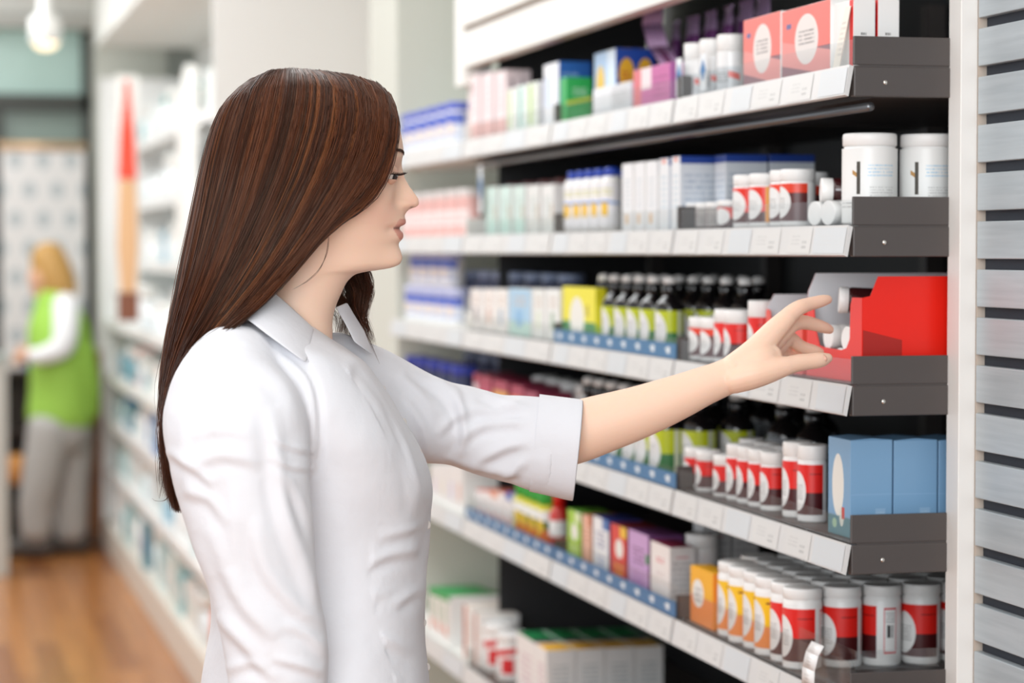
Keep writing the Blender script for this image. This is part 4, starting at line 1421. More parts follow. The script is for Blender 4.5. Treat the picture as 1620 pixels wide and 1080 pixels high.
# clear fences at the near end of the fifth shelf and curled tag
t = empty('acrylic_tray_fence', (XF + .006, YN + .014, ZS[5]))
MB().box(.01, .40, 0, .0018, 0.0005, .062, M_CLEAR).build('side_fence', t)
MB().box(.01, .012, 0, y00 - YN - .05, 0.0005, .062, M_CLEAR).build('front_fence', t)
add(t, 'clear acrylic fence around the empty near end of the fifth shelf', 'shelf fence')
t = empty('curled_price_tag', onX(1282, 1085, XF - .01))
tg = MB()
pr = [(-.003, 0), (-.004, .03), (-.003, .055), (.002, .075), (.010, .088)]
mt_ = lmat('curled tag print', '#eeeceb', [('t', .2, .6, .2, .8, '#c5c3c1', 3)])
for i in range(4):
    a, b = pr[i], pr[i + 1]
    tg.quad([(a[0], .022, a[1]), (a[0], -.022, a[1]), (b[0], -.022, b[1]), (b[0], .022, b[1])], mt_, smooth=True)
o = tg.build('tag_strip', t)
o.modifiers.new('solid', 'SOLIDIFY').thickness = .0006
t.location.z = ZS[5] - .03
add(t, 'white curled price tag standing up from the fifth shelf rail', 'price tag')
for o in ALLP:
    if '_used' in o:
        del o['_used']
for k, o in PROTO.items():
    if '_used' in o:
        del o['_used']
    if not o.get('label'):
        for c in list(o.children):
            bpy.data.objects.remove(c)
        bpy.data.objects.remove(o)
# ================================================================== THE SHOPPER
ZP = 2.82                       # her mid plane, metres in front of the camera


def K(px, py, d=0.0):
    """photo pixel -> world, d metres nearer the camera than her mid plane"""
    return PZ(px, py, ZP - d)


def grid_mesh(rows, closed=True, cap=True):
    """rows: list of equally long lists of world points -> (verts, faces)"""
    n = len(rows[0])
    v = [tuple(p) for r in rows for p in r]
    f = []
    for i in range(len(rows) - 1):
        for k in range(n if closed else n - 1):
            j = (k + 1) % n
            f.append((i * n + k, i * n + j, (i + 1) * n + j, (i + 1) * n + k))
    if cap:
        f.append(tuple(range(n))[::-1])
        e = (len(rows) - 1) * n
        f.append(tuple(e + k for k in range(n)))
    return v, f


def catmull(pts, n):
    """resample a list of tuples with a Catmull-Rom spline to n points, by arc length"""
    P = np.array(pts, float)
    P = np.vstack([2 * P[0] - P[1], P, 2 * P[-1] - P[-2]])
    out = []
    for i in range(1, len(P) - 2):
        for t in np.linspace(0, 1, 14, endpoint=False):
            a, b, c, d = P[i - 1], P[i], P[i + 1], P[i + 2]
            out.append(.5 * ((2 * b) + (-a + c) * t + (2 * a - 5 * b + 4 * c - d) * t * t + (-a + 3 * b - 3 * c + d) * t ** 3))
    out.append(P[-2])
    out = np.array(out)
    w = np.ones(out.shape[1])
    s = np.concatenate([[0], np.cumsum(np.linalg.norm(np.diff(out, axis=0) * w, axis=1))])
    q = np.linspace(0, s[-1], n)
    return np.stack([np.interp(q, s, out[:, k]) for k in range(out.shape[1])], 1)


def limb(st, seg=24, n=None, flat=1.0, flatdir=None, blunt=False):
    """st: [(px,py,d,radius)] -> tube with rounded ends in world space (verts, faces)"""
    P = [np.array([*K(a, b, c), r]) for a, b, c, r in st]
    P = catmull(P, n or len(st) * 5)
    cs, rs = P[:, :3], P[:, 3]
    tans = np.gradient(cs, axis=0)
    tans /= np.linalg.norm(tans, axis=1)[:, None]
    dep = np.array(flatdir if flatdir is not None else (_f.x, _f.y, _f.z))
    rows = []

    def ring(c, t, r):
        a = dep - t * np.dot(dep, t)
        a /= np.linalg.norm(a)
        b = np.cross(t, a)
        return [c + (a * math.cos(g) * flat + b * math.sin(g)) * r for g in np.linspace(0, 2 * math.pi, seg, endpoint=False)]
    for k in (0.97, .8, .55, .28):
        rows.append(ring(cs[0] - tans[0] * rs[0] * k * .9, tans[0], rs[0] * math.sqrt(1 - k * k)))
    for i in range(len(cs)):
        rows.append(ring(cs[i], tans[i], rs[i]))
    for k in (() if blunt else (.28, .55, .8, .97)):
        rows.append(ring(cs[-1] + tans[-1] * rs[-1] * k * .9, tans[-1], rs[-1] * math.sqrt(1 - k * k)))
    return grid_mesh(rows)


def merge(parts):
    V, F = [], []
    for v, f in parts:
        b = len(V)
        V += v
        F += [tuple(b + i for i in q) for q in f]
    return V, F


def remesh(V, F, voxel, smooth=2, fac=.5):
    me = bpy.data.meshes.new('tmp')
    me.from_pydata([tuple(map(float, p)) for p in V], [], F)
    bm = bmesh.new()
    bm.from_mesh(me)
    bmesh.ops.recalc_face_normals(bm, faces=bm.faces)
    bm.to_mesh(me)
    bm.free()
    o = bpy.data.objects.new('tmp', me)
    COL.objects.link(o)
    md = o.modifiers.new('r', 'REMESH')
    md.mode = 'VOXEL'
    md.voxel_size = voxel
    md.adaptivity = 0
    if smooth:
        ms = o.modifiers.new('s', 'SMOOTH')
        ms.iterations = smooth
        ms.factor = fac
    dg = bpy.context.evaluated_depsgraph_get()
    out = bpy.data.meshes.new_from_object(o.evaluated_get(dg))
    bpy.data.objects.remove(o)
    bpy.data.meshes.remove(me)
    return out


def get_co(me):
    a = np.empty(len(me.vertices) * 3)
    me.vertices.foreach_get('co', a)
    return a.reshape(-1, 3)


def get_no(me):
    a = np.empty(len(me.vertices) * 3)
    me.vertices.foreach_get('normal', a)
    return a.reshape(-1, 3)


def set_co(me, co):
    me.vertices.foreach_set('co', co.ravel())
    me.update()


_F, _R, _U = (np.array(q) for q in (_f, _r, _u))


def to_px(co):
    q = co - np.array(C0)
    z = q @ _F
    return 810 + FPX * (q @ _R) / z, 540 - FPX * (q @ _U) / z, z


def color_attr(me, cols):
    at = me.color_attributes.new('Col', 'FLOAT_COLOR', 'POINT')
    c = np.ones((len(me.vertices), 4), 'f')
    c[:, :3] = cols
    at.data.foreach_set('color', c.ravel())


# ---------------------------------------------------------------- head and neck
def prof(pairs):
    a = np.array(pairs, float)
    # smooth interpolation through the key points (monotone-ish cubic via dense catmull)
    ys = a[:, 0]
    def f(y):
        i = np.clip(np.searchsorted(ys, y) - 1, 0, len(ys) - 2)
        y0, y1 = ys[i], ys[i + 1]
        t = np.clip((y - y0) / (y1 - y0), 0, 1)
        p1, p2 = a[i, 1], a[i + 1, 1]
        s = (p2 - p1) / (y1 - y0)
        sm = (p1 - a[i - 1, 1]) / (y0 - ys[i - 1]) if i > 0 else s
        sp = (a[i + 2, 1] - p2) / (ys[i + 2] - y1) if i < len(ys) - 2 else s
        m1 = 0 if sm * s <= 0 else 2 * sm * s / (sm + s)
        m2 = 0 if sp * s <= 0 else 2 * sp * s / (sp + s)
        h = y1 - y0
        return (2 * t ** 3 - 3 * t * t + 1) * p1 + (t ** 3 - 2 * t * t + t) * h * m1 + (-2 * t ** 3 + 3 * t * t) * p2 + (t ** 3 - t * t) * h * m2
    return f


F0 = prof([(118, 500), (130, 560), (142, 596), (162, 617), (190, 629.5), (220, 636), (241, 638.5), (251, 636.5), (262, 633), (278, 629), (293, 627), (307, 627), (316, 627), (326, 628), (337, 630.5), (345, 631),
           (353, 630.5), (361, 628), (368, 627.5), (377, 627), (384, 626), (394, 625), (406, 623.5), (417, 618), (423, 608), (427, 594), (429.5, 580), (434, 562), (446, 549), (464, 540), (492, 529), (512, 526), (536, 526), (560, 520), (600, 515), (640, 515)])
NOSE = prof([(240, 0), (251, 0), (262, 3), (270, 7), (278, 11), (293, 21), (307, 31), (313, 35), (318, 36.5), (323, 34), (327, 27), (331, 13), (336, 5), (342, 0), (350, 0)])
MUZ = prof([(318, 0), (327, 4), (331, 6), (336, 7.5), (343, 9.5), (348, 11), (352, 12), (355.5, 10), (358, 5), (360.5, 1), (363, 4), (366, 8), (371, 11), (376, 11), (380, 8), (384, 4.8), (389, 5.5), (394, 8), (400, 10.5), (406, 13), (412, 14.5), (417, 15), (421, 14), (424, 12), (427, 5), (430, 0), (440, 0)])
WD = prof([(118, .004), (130, .020), (142, .036), (162, .054), (190, .066), (220, .072), (251, .073), (278, .073), (307, .0705), (330, .068), (353, .064), (377, .060), (394, .0575), (410, .056), (427, .055), (464, .055), (492, .056), (520, .062), (560, .075), (600, .085), (640, .09)])
MP = prof([(118, 480), (140, 480), (200, 485), (300, 500), (360, 500), (400, 485), (430, 468), (464, 462), (492, 455), (560, 440), (640, 430)])
BK = prof([(118, 455), (130, 420), (142, 392), (162, 368), (190, 350), (220, 342), (251, 341), (278, 341), (307, 353), (330, 367), (353, 381), (377, 391), (394, 396), (410, 398), (427, 398), (464, 392), (492, 380), (520, 360), (560, 335), (600, 320), (640, 315)])
NN = prof([(118, 2.0), (200, 2.1), (260, 2.45), (330, 2.35), (380, 2.0), (410, 1.8), (424, 1.8), (432, 2.0), (640, 2.2)])
NSG = prof([(240, .010), (262, .0075), (293, .0085), (310, .0105), (320, .0125), (330, .012), (345, .01)])

ys_ = np.concatenate([np.linspace(118, 250, 40), np.linspace(252, 435, 122), np.linspace(438, 640, 40)])
tt = np.linspace(0, math.pi, 73)
rowsH = []
for y in ys_:
    f0, nz, mz, W, M, B, n_, sg = F0(y), NOSE(y), MUZ(y), WD(y), MP(y), BK(y), NN(y), NSG(y)
    half = []
    for t in tt:
        # t=0 front .. pi back
        if t <= math.pi / 2:
            c, s = math.cos(t), math.sin(t)
            d = W * s ** (2 / n_)
            x = M + (f0 - M) * c ** (2 / n_)
        else:
            c, s = -math.cos(t), math.sin(t)
            d = W * s
            x = M + (B - M) * c
        g = math.exp(-(d / sg) ** 2)
        x += nz * g if t < 1.5 else 0
        if t < 1.5:
            x += 7 * math.exp(-((d - .0135) / .005) ** 2) * math.exp(-((y - 322) / 6.5) ** 2)      # nose wing
            wm = .023 if y < 384 else .020
            x += mz * math.exp(-(abs(d) / wm) ** 2.6)
            x -= 9.0 * math.exp(-((d - .031) / .014) ** 2) * math.exp(-((y - 275) / 13.0) ** 2)       # eye socket
            x += 2.5 * math.exp(-((d - .030) / .016) ** 2) * math.exp(-((y - 246) / 8.0) ** 2)       # brow ridge
            x += 5.0 * math.exp(-((d - .045) / .018) ** 2) * math.exp(-((y - 312) / 20.0) ** 2)      # cheek
            x -= 2.5 * math.exp(-((d - .027) / .005) ** 2) * math.exp(-((y - 361) / 6.0) ** 2)       # mouth corner
        half.append((x, y, d))
    ring = [K(x, y, d) for x, y, d in half] + [K(x, y, -d) for x, y, d in half[1:-1][::-1]]
    rowsH.append(ring)
headp = grid_mesh(rowsH)

# ---------------------------------------------------------------- arms, hands
FA = -0.155
arm_far = limb([(575, 640, -.14, .050), (640, 655, -.15, .047), (740, 680, -.155, .043), (840, 695, -.15, .0405), (880, 690, -.150, .0395), (915, 682, -.150, .0385), (960, 668, -.152, .0358), (1000, 655.5, -.154, .0332), (1040, 641, -.157, .0305),
                (1080, 625, -.160, .0272), (1110, 612, -.162, .0245), (1135, 602, -.164, .0228), (1158, 592, -.166, .0222), (1175, 584, -.167, .0225)], seg=36, flat=.82)


def hand(T):
    """T: maps each station (px,py,d,r); returns parts"""
    return [limb(s, 18, n=14) for s in T]


hand_far = hand([
    [(1160, 586, -.166, .0195), (1195, 556, -.175, .0175), (1225, 523, -.186, .0145), (1245, 503, -.192, .0120)],       # index metacarpal
    [(1160, 588, -.170, .0190), (1198, 560, -.190, .0165), (1232, 530, -.207, .0135), (1250, 513, -.215, .0115)],
    [(1160, 592, -.174, .0185), (1195, 570, -.198, .0155), (1228, 548, -.225, .0125), (1246, 533, -.238, .0108)],
    [(1158, 597, -.176, .0175), (1190, 582, -.205, .0145), (1220, 566, -.237, .0115), (1236, 553, -.252, .0098)],
    [(1160, 600, -.160, .0180), (1190, 592, -.158, .0185), (1218, 585, -.160, .0160), (1242, 579, -.163, .0125)],        # thumb base
    [(1175, 585, -.165, .0200), (1205, 570, -.168, .0190), (1222, 562, -.175, .0135)],
    [(1243, 505, -.192, .0120), (1254, 494, -.196, .0108), (1266, 486, -.201, .0098), (1280, 481, -.209, .0086), (1292, 478, -.215, .0082), (1303, 475, -.221, .0074), (1310, 473.5, -.225, .0058)],
    [(1250, 513, -.215, .0112), (1262, 510, -.223, .0098), (1274, 510, -.232, .0092), (1288, 513, -.241, .0084), (1298, 516, -.247, .0080), (1307, 519, -.253, .0072), (1313, 521.5, -.257, .0055)],
    [(1246, 533, -.238, .0105), (1256, 540, -.246, .0092), (1265, 547, -.252, .0086), (1277, 552, -.258, .0080), (1286, 554, -.262, .0076), (1294, 556, -.266, .0066), (1298, 556.5, -.268, .0052)],
    [(1236, 553, -.252, .0095), (1245, 559, -.262, .0080), (1253, 563, -.268, .0074), (1262, 566, -.273, .0068), (1270, 568, -.278, .0058), (1274, 568, -.280, .0046)],
    [(1240, 580, -.163, .0125), (1254, 576, -.167, .0112), (1268, 573, -.172, .0108), (1280, 571.5, -.176, .0102), (1292, 570, -.180, .0102), (1303, 568, -.184, .0088), (1310, 566, -.187, .0062)],
])
arm_near = limb([(388, 645, .150, .040), (392, 760, .185, .045), (410, 920, .19, .041), (438, 1085, .185, .040), (460, 1180, .182, .036), (485, 1290, .178, .028), (500, 1365, .175, .0225), (505, 1400, .174, .022)], seg=30, flat=.85)
hand_near = hand([
    [(503, 1385, .174, .020), (508, 1430, .182, .016), (514, 1475, .186, .0115)],
    [(503, 1385, .174, .020), (508, 1435, .172, .016), (512, 1482, .170, .0115)],
    [(503, 1385, .172, .020), (506, 1432, .162, .015), (508, 1478, .156, .0108)],
    [(503, 1385, .170, .019), (503, 1428, .152, .014), (503, 1468, .143, .0098)],
    [(505, 1390, .180, .016), (526, 1425, .188, .0125), (540, 1455, .188, .0105)],
    [(514, 1475, .186, .0105), (524, 1510, .186, .0088), (528, 1540, .183, .0078), (526, 1562, .180, .0058)],
    [(512, 1482, .170, .0105), (522, 1522, .170, .0088), (526, 1555, .167, .0078), (523, 1580, .164, .0058)],
    [(508, 1478, .156, .0100), (518, 1515, .155, .0085), (522, 1546, .152, .0075), (519, 1570, .150, .0056)],
    [(503, 1468, .143, .0090), (511, 1498, .141, .0076), (514, 1522, .139, .0066), (512, 1540, .138, .0050)],
    [(540, 1455, .188, .0105), (548, 1482, .186, .0094), (550, 1505, .183, .0084), (549, 1522, .181, .0060)],
])
# chest core that carries neck and arms
core = limb([(440, 640, 0, .085), (450, 720, 0, .105), (455, 820, 0, .105), (480, 950, 0, .095), (490, 1080, 0, .11), (495, 1130, 0, .11)], seg=30, flat=1.12)
sh1 = limb([(430, 660, .0, .06), (402, 655, .10, .040), (388, 648, .145, .038)], seg=24)
sh2 = limb([(470, 640, .0, .07), (550, 640, -.11, .048), (585, 642, -.14, .048)], seg=24)
legs = [limb([(500, 1120, s * .075, .088), (490, 1400, s * .08, .070), (490, 1700, s * .082, .050), (475, 1950, s * .083, .046), (470, 2230, s * .084, .032), (468, 2290, s * .084, .033)], 24) for s in (1, -1)]
ears = [limb([(500, 285, .073, .006), (490, 292, .077, .009), (492, 308, .076, .008), (500, 322, .072, .005)], 10)]
V, F = merge([headp, arm_far, *hand_far, arm_near, *hand_near, core, sh1, sh2, *legs, *ears])
body_me = remesh(V, F, .0017, 3, .5)
base = K(480, 540, 0)
BASE = Vector((base.x, base.y, 0))
co = get_co(body_me)
px_, py_, z_ = to_px(co)
d_ = ZP - z_
skin = np.array(srgb('#f3ceb6'))[None, :].repeat(len(co), 0)
pink = np.array(srgb('#e09a85'))


def blend(mask, col):
    global skin
    skin = skin * (1 - mask[:, None]) + np.array(col)[None, :] * mask[:, None]


g2 = lambda x0, y0, sx, sy: np.exp(-((px_ - x0) / sx) ** 2 - ((py_ - y0) / sy) ** 2)
face = (py_ < 440)
blend(.28 * g2(600, 335, 34, 30) * face, pink)
blend(.30 * g2(655, 318, 12, 12) * face, pink)
blend(.18 * g2(1300, 500, 50, 60) * (px_ > 1150), pink)
lips = ((np.abs(d_) < .030) & (py_ > 346.5) & (py_ < 381) & (px_ > 622 + np.abs(py_ - 362) * .62)).astype(float)
lipw = np.clip(1 - np.abs(np.abs(d_) / .027) ** 4, 0, 1)
blend(.8 * lips * lipw, srgb('#cb7c70'))
gap = np.exp(-((py_ - 360.5) / 1.5) ** 2) * (np.abs(d_) < .025) * (px_ > 622) * face
blend(.85 * gap, srgb('#4a1f1c'))
nost = np.exp(-((py_ - 328.0) / 1.8) ** 2) * np.exp(-((px_ - 651) / 4.0) ** 2) * np.exp(-((np.abs(d_) - .0065) / .003) ** 2)
blend(.8 * nost, srgb('#6b3328'))
color_attr(body_me, skin)
set_co(body_me, co - np.array(BASE))


def attr_mat(name, rough, **kw):
    q = NT(name)
    at = q.n('ShaderNodeAttribute', attribute_name='Col')
    q.link(at.outputs['Color'], q.b.inputs['Base Color'])
    q.b.inputs['Roughness'].default_value = rough
    for k, v in kw.items():
        q.b.inputs[k.replace('_', ' ')].default_value = v
    return q


qs = attr_mat('fair skin', .48)
qs.b.inputs['Subsurface Weight'].default_value = .25
qs.b.inputs['Subsurface Radius'].default_value = (1.0, .35, .2)
qs.b.inputs['Subsurface Scale'].default_value = .008
tcs = qs.n('ShaderNodeTexCoord')
nzs = qs.n('ShaderNodeTexNoise')
nzs.inputs['Scale'].default_value = 420
bps = qs.n('ShaderNodeBump')
bps.inputs['Strength'].default_value = .12
bps.inputs['Distance'].default_value = .0006
qs.link(tcs.outputs['Object'], nzs.inputs['Vector'])
qs.link(nzs.outputs['Fac'], bps.inputs['Height'])
qs.link(bps.outputs[0], qs.b.inputs['Normal'])
SKIN = qs.m


def mkobj(name, me, m, parent=None, smooth=True):
    if m and not me.materials:
        me.materials.append(m)
    if smooth:
        me.polygons.foreach_set('use_smooth', [True] * len(me.polygons))
    o = bpy.data.objects.new(name, me)
    COL.objects.link(o)
    o.parent = parent
    return o


body_me.materials.clear()
person = mkobj('person', body_me, SKIN)
person.location = BASE
tag(person, 'woman with long brown hair in a white blouse reaching to the red dispenser', 'person')


def rel(me):
    set_co(me, get_co(me) - np.array(BASE))
    return me


def pmesh(name, V, F, m, sub=0, solid=0, smooth=True):
    me = bpy.data.meshes.new(name)
    me.from_pydata([tuple(map(float, np.array(p) - np.array(BASE))) for p in V], [], F)
    me.update()
    o = mkobj(name, me, m, person, smooth)
    if solid:
        md = o.modifiers.new('solid', 'SOLIDIFY')
        md.thickness = solid
        md.offset = 0
    if sub:
        md = o.modifiers.new('sub', 'SUBSURF')
        md.levels = md.render_levels = sub
    return o


# eyes, lids, lashes, brows
def sphere_pts(c, r, n=20, m=14, sx=1.0):
    rows = []
    for i in range(1, m):
        a = math.pi * i / m
        rows.append([np.array(c) + r * (np.array(_U) * math.cos(a) + math.sin(a) * (np.array(_R) * math.cos(b) + np.array(_F) * math.sin(b))) for b in np.linspace(0, 2 * math.pi, n, endpoint=False)])
    return grid_mesh(rows)


for s in (1, -1):
    c = np.array(K(612.5, 275.5, s * .0305))
    v, f = sphere_pts(c, .0120)
    eye = pmesh('eye', v, f, mat('eye white', '#e9e4df', .15))
    look = np.array(_R) * .86 - np.array(_U) * .34 - np.array(_F) * (.30 * s)
    look /= np.linalg.norm(look)
    a = np.cross(look, np.array(_F))
    a /= np.linalg.norm(a)
    b = np.cross(look, a)
    rows = []
    for rr, off in ((.0066, .0102), (.0062, .0108), (.0040, .0121), (.0008, .0126)):
        rows.append([c + look * off + (a * math.cos(g) + b * math.sin(g)) * rr for g in np.linspace(0, 2 * math.pi, 18, endpoint=False)])
    v, f = grid_mesh(rows)
    o = pmesh('iris', v, f, mat('grey brown iris', '#2c2320', .15))
    o.parent = eye
    # upper lid: part of a slightly larger shell
    rows = []
    for i in range(12):
        el = math.radians(-4 + 86 * i / 11)          # elevation of the rim of the lid above the gaze plane
        ring = []
        for k in range(19):
            az = math.radians(-80 + 160 * k / 18)
            dr = (np.array(_R) * math.cos(az) * math.cos(el) + np.array(_F) * math.sin(az) * math.cos(el) + np.array(_U) * math.sin(el))
            ring.append(c + dr * .0130)
        rows.append(ring)
    v, f = grid_mesh(rows, closed=False, cap=False)
    pmesh('eyelid', v, f, mat('eyelid skin', '#e6b8a0', .5), solid=.0006)
    # lower lid
    rows = []
    for i in range(8):
        el = math.radians(-30 - 46 * i / 7)
        rows.append([c + (np.array(_R) * math.cos(az) * math.cos(el) + np.array(_F) * math.sin(az) * math.cos(el) + np.array(_U) * math.sin(el)) * .0129 for az in np.radians(np.linspace(-80, 80, 17))])
    v, f = grid_mesh(rows, closed=False, cap=False)
    pmesh('eyelid', v, f, mat('eyelid skin', '#e6b8a0', .5), solid=.0005)
    # lashes
    mbv, mbf = [], []
    for k in range(60):
        az = math.radians(-72 + 144 * k / 59 + RND.uniform(-2, 2))
        dr = np.array(_R) * math.cos(az) + np.array(_F) * math.sin(az)
        p0 = c + (dr * math.cos(-.06) + np.array(_U) * math.sin(-.06)) * .0132
        ln = .0098 * RND.uniform(.8, 1.1)
        pts = [p0 + dr * ln * t + np.array(_U) * ln * (-.18 * t + .42 * t * t) for t in (0, .35, .7, 1)]
        up = np.array(_U)
        sd = np.cross(dr, up)
        bb = len(mbv)
        for j, p in enumerate(pts):
            r = .00048 * (1 - j / 3.8)
            mbv += [p + sd * r, p - sd * r * .5 + up * r * .87, p - sd * r * .5 - up * r * .87]
        for j in range(3):
            for q in range(3):
                w = (q + 1) % 3
                mbf.append((bb + j * 3 + q, bb + j * 3 + w, bb + (j + 1) * 3 + w, bb + (j + 1) * 3 + q))
    pmesh('eyelashes', mbv, mbf, mat('black lash', '#15100f', .5))
    # brow: short hairs along the ridge, projected onto the face surface
    mbv, mbf = [], []
    for k in range(700):
        t = RND.random()
        dd = .013 + .036 * t
        yy = 243.5 - 6.0 * math.sin(t * 2.4) + RND.uniform(-2.6, 2.6) * (1 - .5 * t)
        W, M_, n_ = WD(yy), MP(yy), NN(yy)
        xx = M_ + (F0(yy) - M_) * max(0, 1 - (dd / W) ** n_) ** (1 / n_) + 2.5 * math.exp(-((dd - .030) / .016) ** 2) + .3
        p0 = np.array(K(xx + .6, yy, s * dd))
        p1 = np.array(K(xx + .4 - 4.5 * (t + .1), yy - 2.5 + 3 * t, s * (dd + .0045)))
        bb = len(mbv)
        for p, r in ((p0, .00045), (p1, .0002)):
            mbv += [p + np.array(_U) * r, p - np.array(_U) * r * .5 + np.array(_R) * r, p - np.array(_U) * r * .5 - np.array(_F) * s * r * -1]
        for q in range(3):
            w = (q + 1) % 3
            mbf.append((bb + q, bb + w, bb + 3 + w, bb + 3 + q))
    pmesh('eyebrow', mbv, mbf, mat('brown brow hair', '#4a2f20', .6))

# thumb and finger nails
def nail(px, py, d, rx, ry, name='fingernail', tip=(1, 0)):
    rows = []
    c = np.array(K(px, py, d))
    tx = np.array(_R) * tip[0] + np.array(_U) * tip[1]
    ty = np.cross(tx, np.array(_F))
    for u in np.linspace(-1, 1, 7):
        rows.append([c + tx * rx * u + ty * ry * w * math.sqrt(max(.12, 1 - max(0, abs(u)) ** 4)) + np.array(_F) * (.0028 * w * w) for w in np.linspace(-1, 1, 9)])
    v, f = grid_mesh(rows, closed=False, cap=False)
    return pmesh(name, v, f, mat('nail', '#e9b9a4', .25), solid=.0004)


nail(1300, 568.3, -.1735, .0068, .0056, tip=(.97, .2))

# ---------------------------------------------------------------- hair
SD = [
    [(618, 150, 0), (629, 182, .028), (627, 221, .052), (617, 262, .067), (601, 299, .077), (571, 330, .086), (535, 351, .092), (503, 378, .096), (479, 405, .098), (455, 432, .102), (425, 462, .112), (385, 494, .128), (348, 520, .150), (305, 552, .155), (277, 592, .14), (262, 640, .11)],
    [(596, 131, 0), (615, 160, .035), (614, 210, .062), (600, 262, .078), (572, 306, .09), (530, 346, .098), (490, 392, .103), (455, 436, .11), (415, 478, .127), (370, 514, .15), (320, 552, .152), (277, 610, .12), (264, 700, .06), (274, 790, .04)],
    [(552, 118, 0), (582, 142, .038), (588, 200, .073), (570, 262, .090), (532, 328, .1), (490, 384, .107), (443, 440, .116), (396, 490, .135), (345, 533, .145), (290, 590, .12), (262, 660, .08), (268, 740, .05), (280, 808, .04)],
    [(505, 112, 0), (528, 131, .048), (528, 190, .083), (508, 260, .099), (474, 330, .108), (436, 400, .112), (392, 462, .122), (345, 520, .13), (300, 580, .11), (268, 650, .07), (268, 730, .04), (285, 812, .03)],
    [(462, 108, 0), (466, 128, .048), (458, 185, .083), (438, 260, .1), (408, 340, .106), (374, 415, .108), (337, 485, .108), (300, 550, .095), (272, 620, .06), (267, 700, .035), (282, 795, .03)],
    [(430, 111, 0), (408, 134, .042), (392, 190, .073), (374, 260, .088), (353, 340, .09), (331, 415, .09), (309, 480, .08), (285, 550, .06), (266, 630, .04), (266, 710, .03), (276, 790, .02)],
    [(402, 124, 0), (368, 155, .026), (348, 200, .045), (331, 270, .055), (318, 340, .055), (304, 410, .052), (290, 470, .045), (275, 540, .03), (266, 610, .02), (264, 680, .02), (268, 750, .015)],
    [(401, 125, 0), (371, 148, 0), (348, 176, 0), (333, 218, 0), (321, 269, 0), (312, 315, 0), (301, 369, 0), (289, 424, 0), (279, 480, 0), (270, 540, 0), (263, 590, 0), (262, 650, 0), (262, 720, 0), (270, 790, 0)],
]
FARG = [
    [(617, 150, 0), (625, 182, -.028), (621, 221, -.052), (610, 262, -.068), (600, 305, -.08), (588, 350, -.086), (580, 390, -.088), (577, 425, -.088), (582, 452, -.09), (588, 478, -.092), (578, 508, -.095), (582, 548, -.10)],
    [(596, 131, 0), (612, 160, -.035), (608, 210, -.062), (596, 262, -.08), (580, 310, -.09), (566, 360, -.094), (556, 400, -.094), (556, 435, -.094), (566, 465, -.096), (556, 490, -.10), (566, 520, -.104), (562, 548, -.108)],
    [(552, 118, 0), (580, 142, -.038), (584, 200, -.073), (568, 262, -.088), (545, 320, -.098), (525, 370, -.10), (515, 410, -.10), (520, 450, -.10), (535, 480, -.102), (545, 505, -.106), (540, 535, -.11)],
] + [[(a, b, -c) for a, b, c in g] for g in SD[3:8]]
NPT = 22


def smp(gs):
    return np.stack([catmull([(a, b, c * 1350) for a, b, c in g], NPT) for g in gs])        # G x NPT x 3


GN, GF = smp(SD), smp(FARG)
rng = np.random.default_rng(5)


def field(G, s):
    """interpolate guides at s in [0,1] -> (n, NPT, 3)"""
    x = s * (len(G) - 1)
    i = np.clip(np.floor(x).astype(int), 0, len(G) - 2)
    f = (x - i)
    f = f * f * (3 - 2 * f) * .35 + f * .65
    return G[i] * (1 - f)[:, None, None] + G[i + 1] * f[:, None, None]


def strands(G, n, layer_lo, curl=0.0, smax=1.0):
    ncl = max(8, n // 110)
    cs = rng.random(ncl) * smax
    cl = rng.integers(0, ncl, n)
    s = rng.random(n) * smax
    tN = np.linspace(0, 1, NPT)[None, :]
    P = field(G, s)
    Pc = field(G, np.clip(cs, 0, 1))[cl]
    near = np.abs(cs[cl] - s)
    # attract towards nearest clump
    order = np.argsort(cs)
    idx = np.clip(np.searchsorted(cs[order], s), 0, ncl - 1)
    idc = order[idx]
    Pc = field(G, cs[idc])
    w = (.55 * tN ** .7)[:, :, None]
    P = P * (1 - w) + Pc * w
    lay = 1 - (1 - layer_lo) * rng.random(n) ** 1.6
    P[:, :, 2] *= (lay[:, None] * (1 - .0) + 0 * tN)
    # inner layers also sit lower below the parting
    P[:, :, 1] += ((1 - lay) * 60)[:, None] * np.exp(-tN * 6)
    # waves shared inside a clump + own jitter
    ph = rng.random(ncl) * 6.28
    am = 1.5 + 4.5 * rng.random(ncl)
    wx = np.sin(tN * (7 + 3 * rng.random(ncl))[idc][:, None] + ph[idc][:, None]) * am[idc][:, None] * tN ** 1.2
    P[:, :, 0] += wx
    P[:, :, 2] += np.cos(tN * 8 + ph[idc][:, None]) * am[idc][:, None] * .8 * tN
    jit = rng.normal(0, 1, (n, 3))
    P[:, :, 0] += jit[:, :1] * (1.0 + 3.0 * tN)
    P[:, :, 2] += jit[:, 1:2] * (0.8 + 2.5 * tN)
    P[:, :, 1] += jit[:, 2:3] * 1.0
    if curl:
        cw = np.clip((tN - .62) / .38, 0, 1)
        P[:, :, 0] += curl * cw * np.sin(tN * 26 + ph[idc][:, None])
        P[:, :, 2] += curl * .8 * cw * np.cos(tN * 26 + ph[idc][:, None])
    # shorten
    L = 1 - .34 * rng.random(n) ** 1.8
    q = np.linspace(0, 1, NPT)
    out = np.empty_like(P)
    for k in range(3):
        for i in range(n):
            out[i, :, k] = np.interp(q * L[i], q, P[i, :, k])
    return out, idc


def px_to_world(P):
    z = ZP - P[..., 2] / 1350.0
    a = (P[..., 0] - 810) / FPX
    b = (540 - P[..., 1]) / FPX
    return np.array(C0) + z[..., None] * (_F + a[..., None] * _R + b[..., None] * _U)


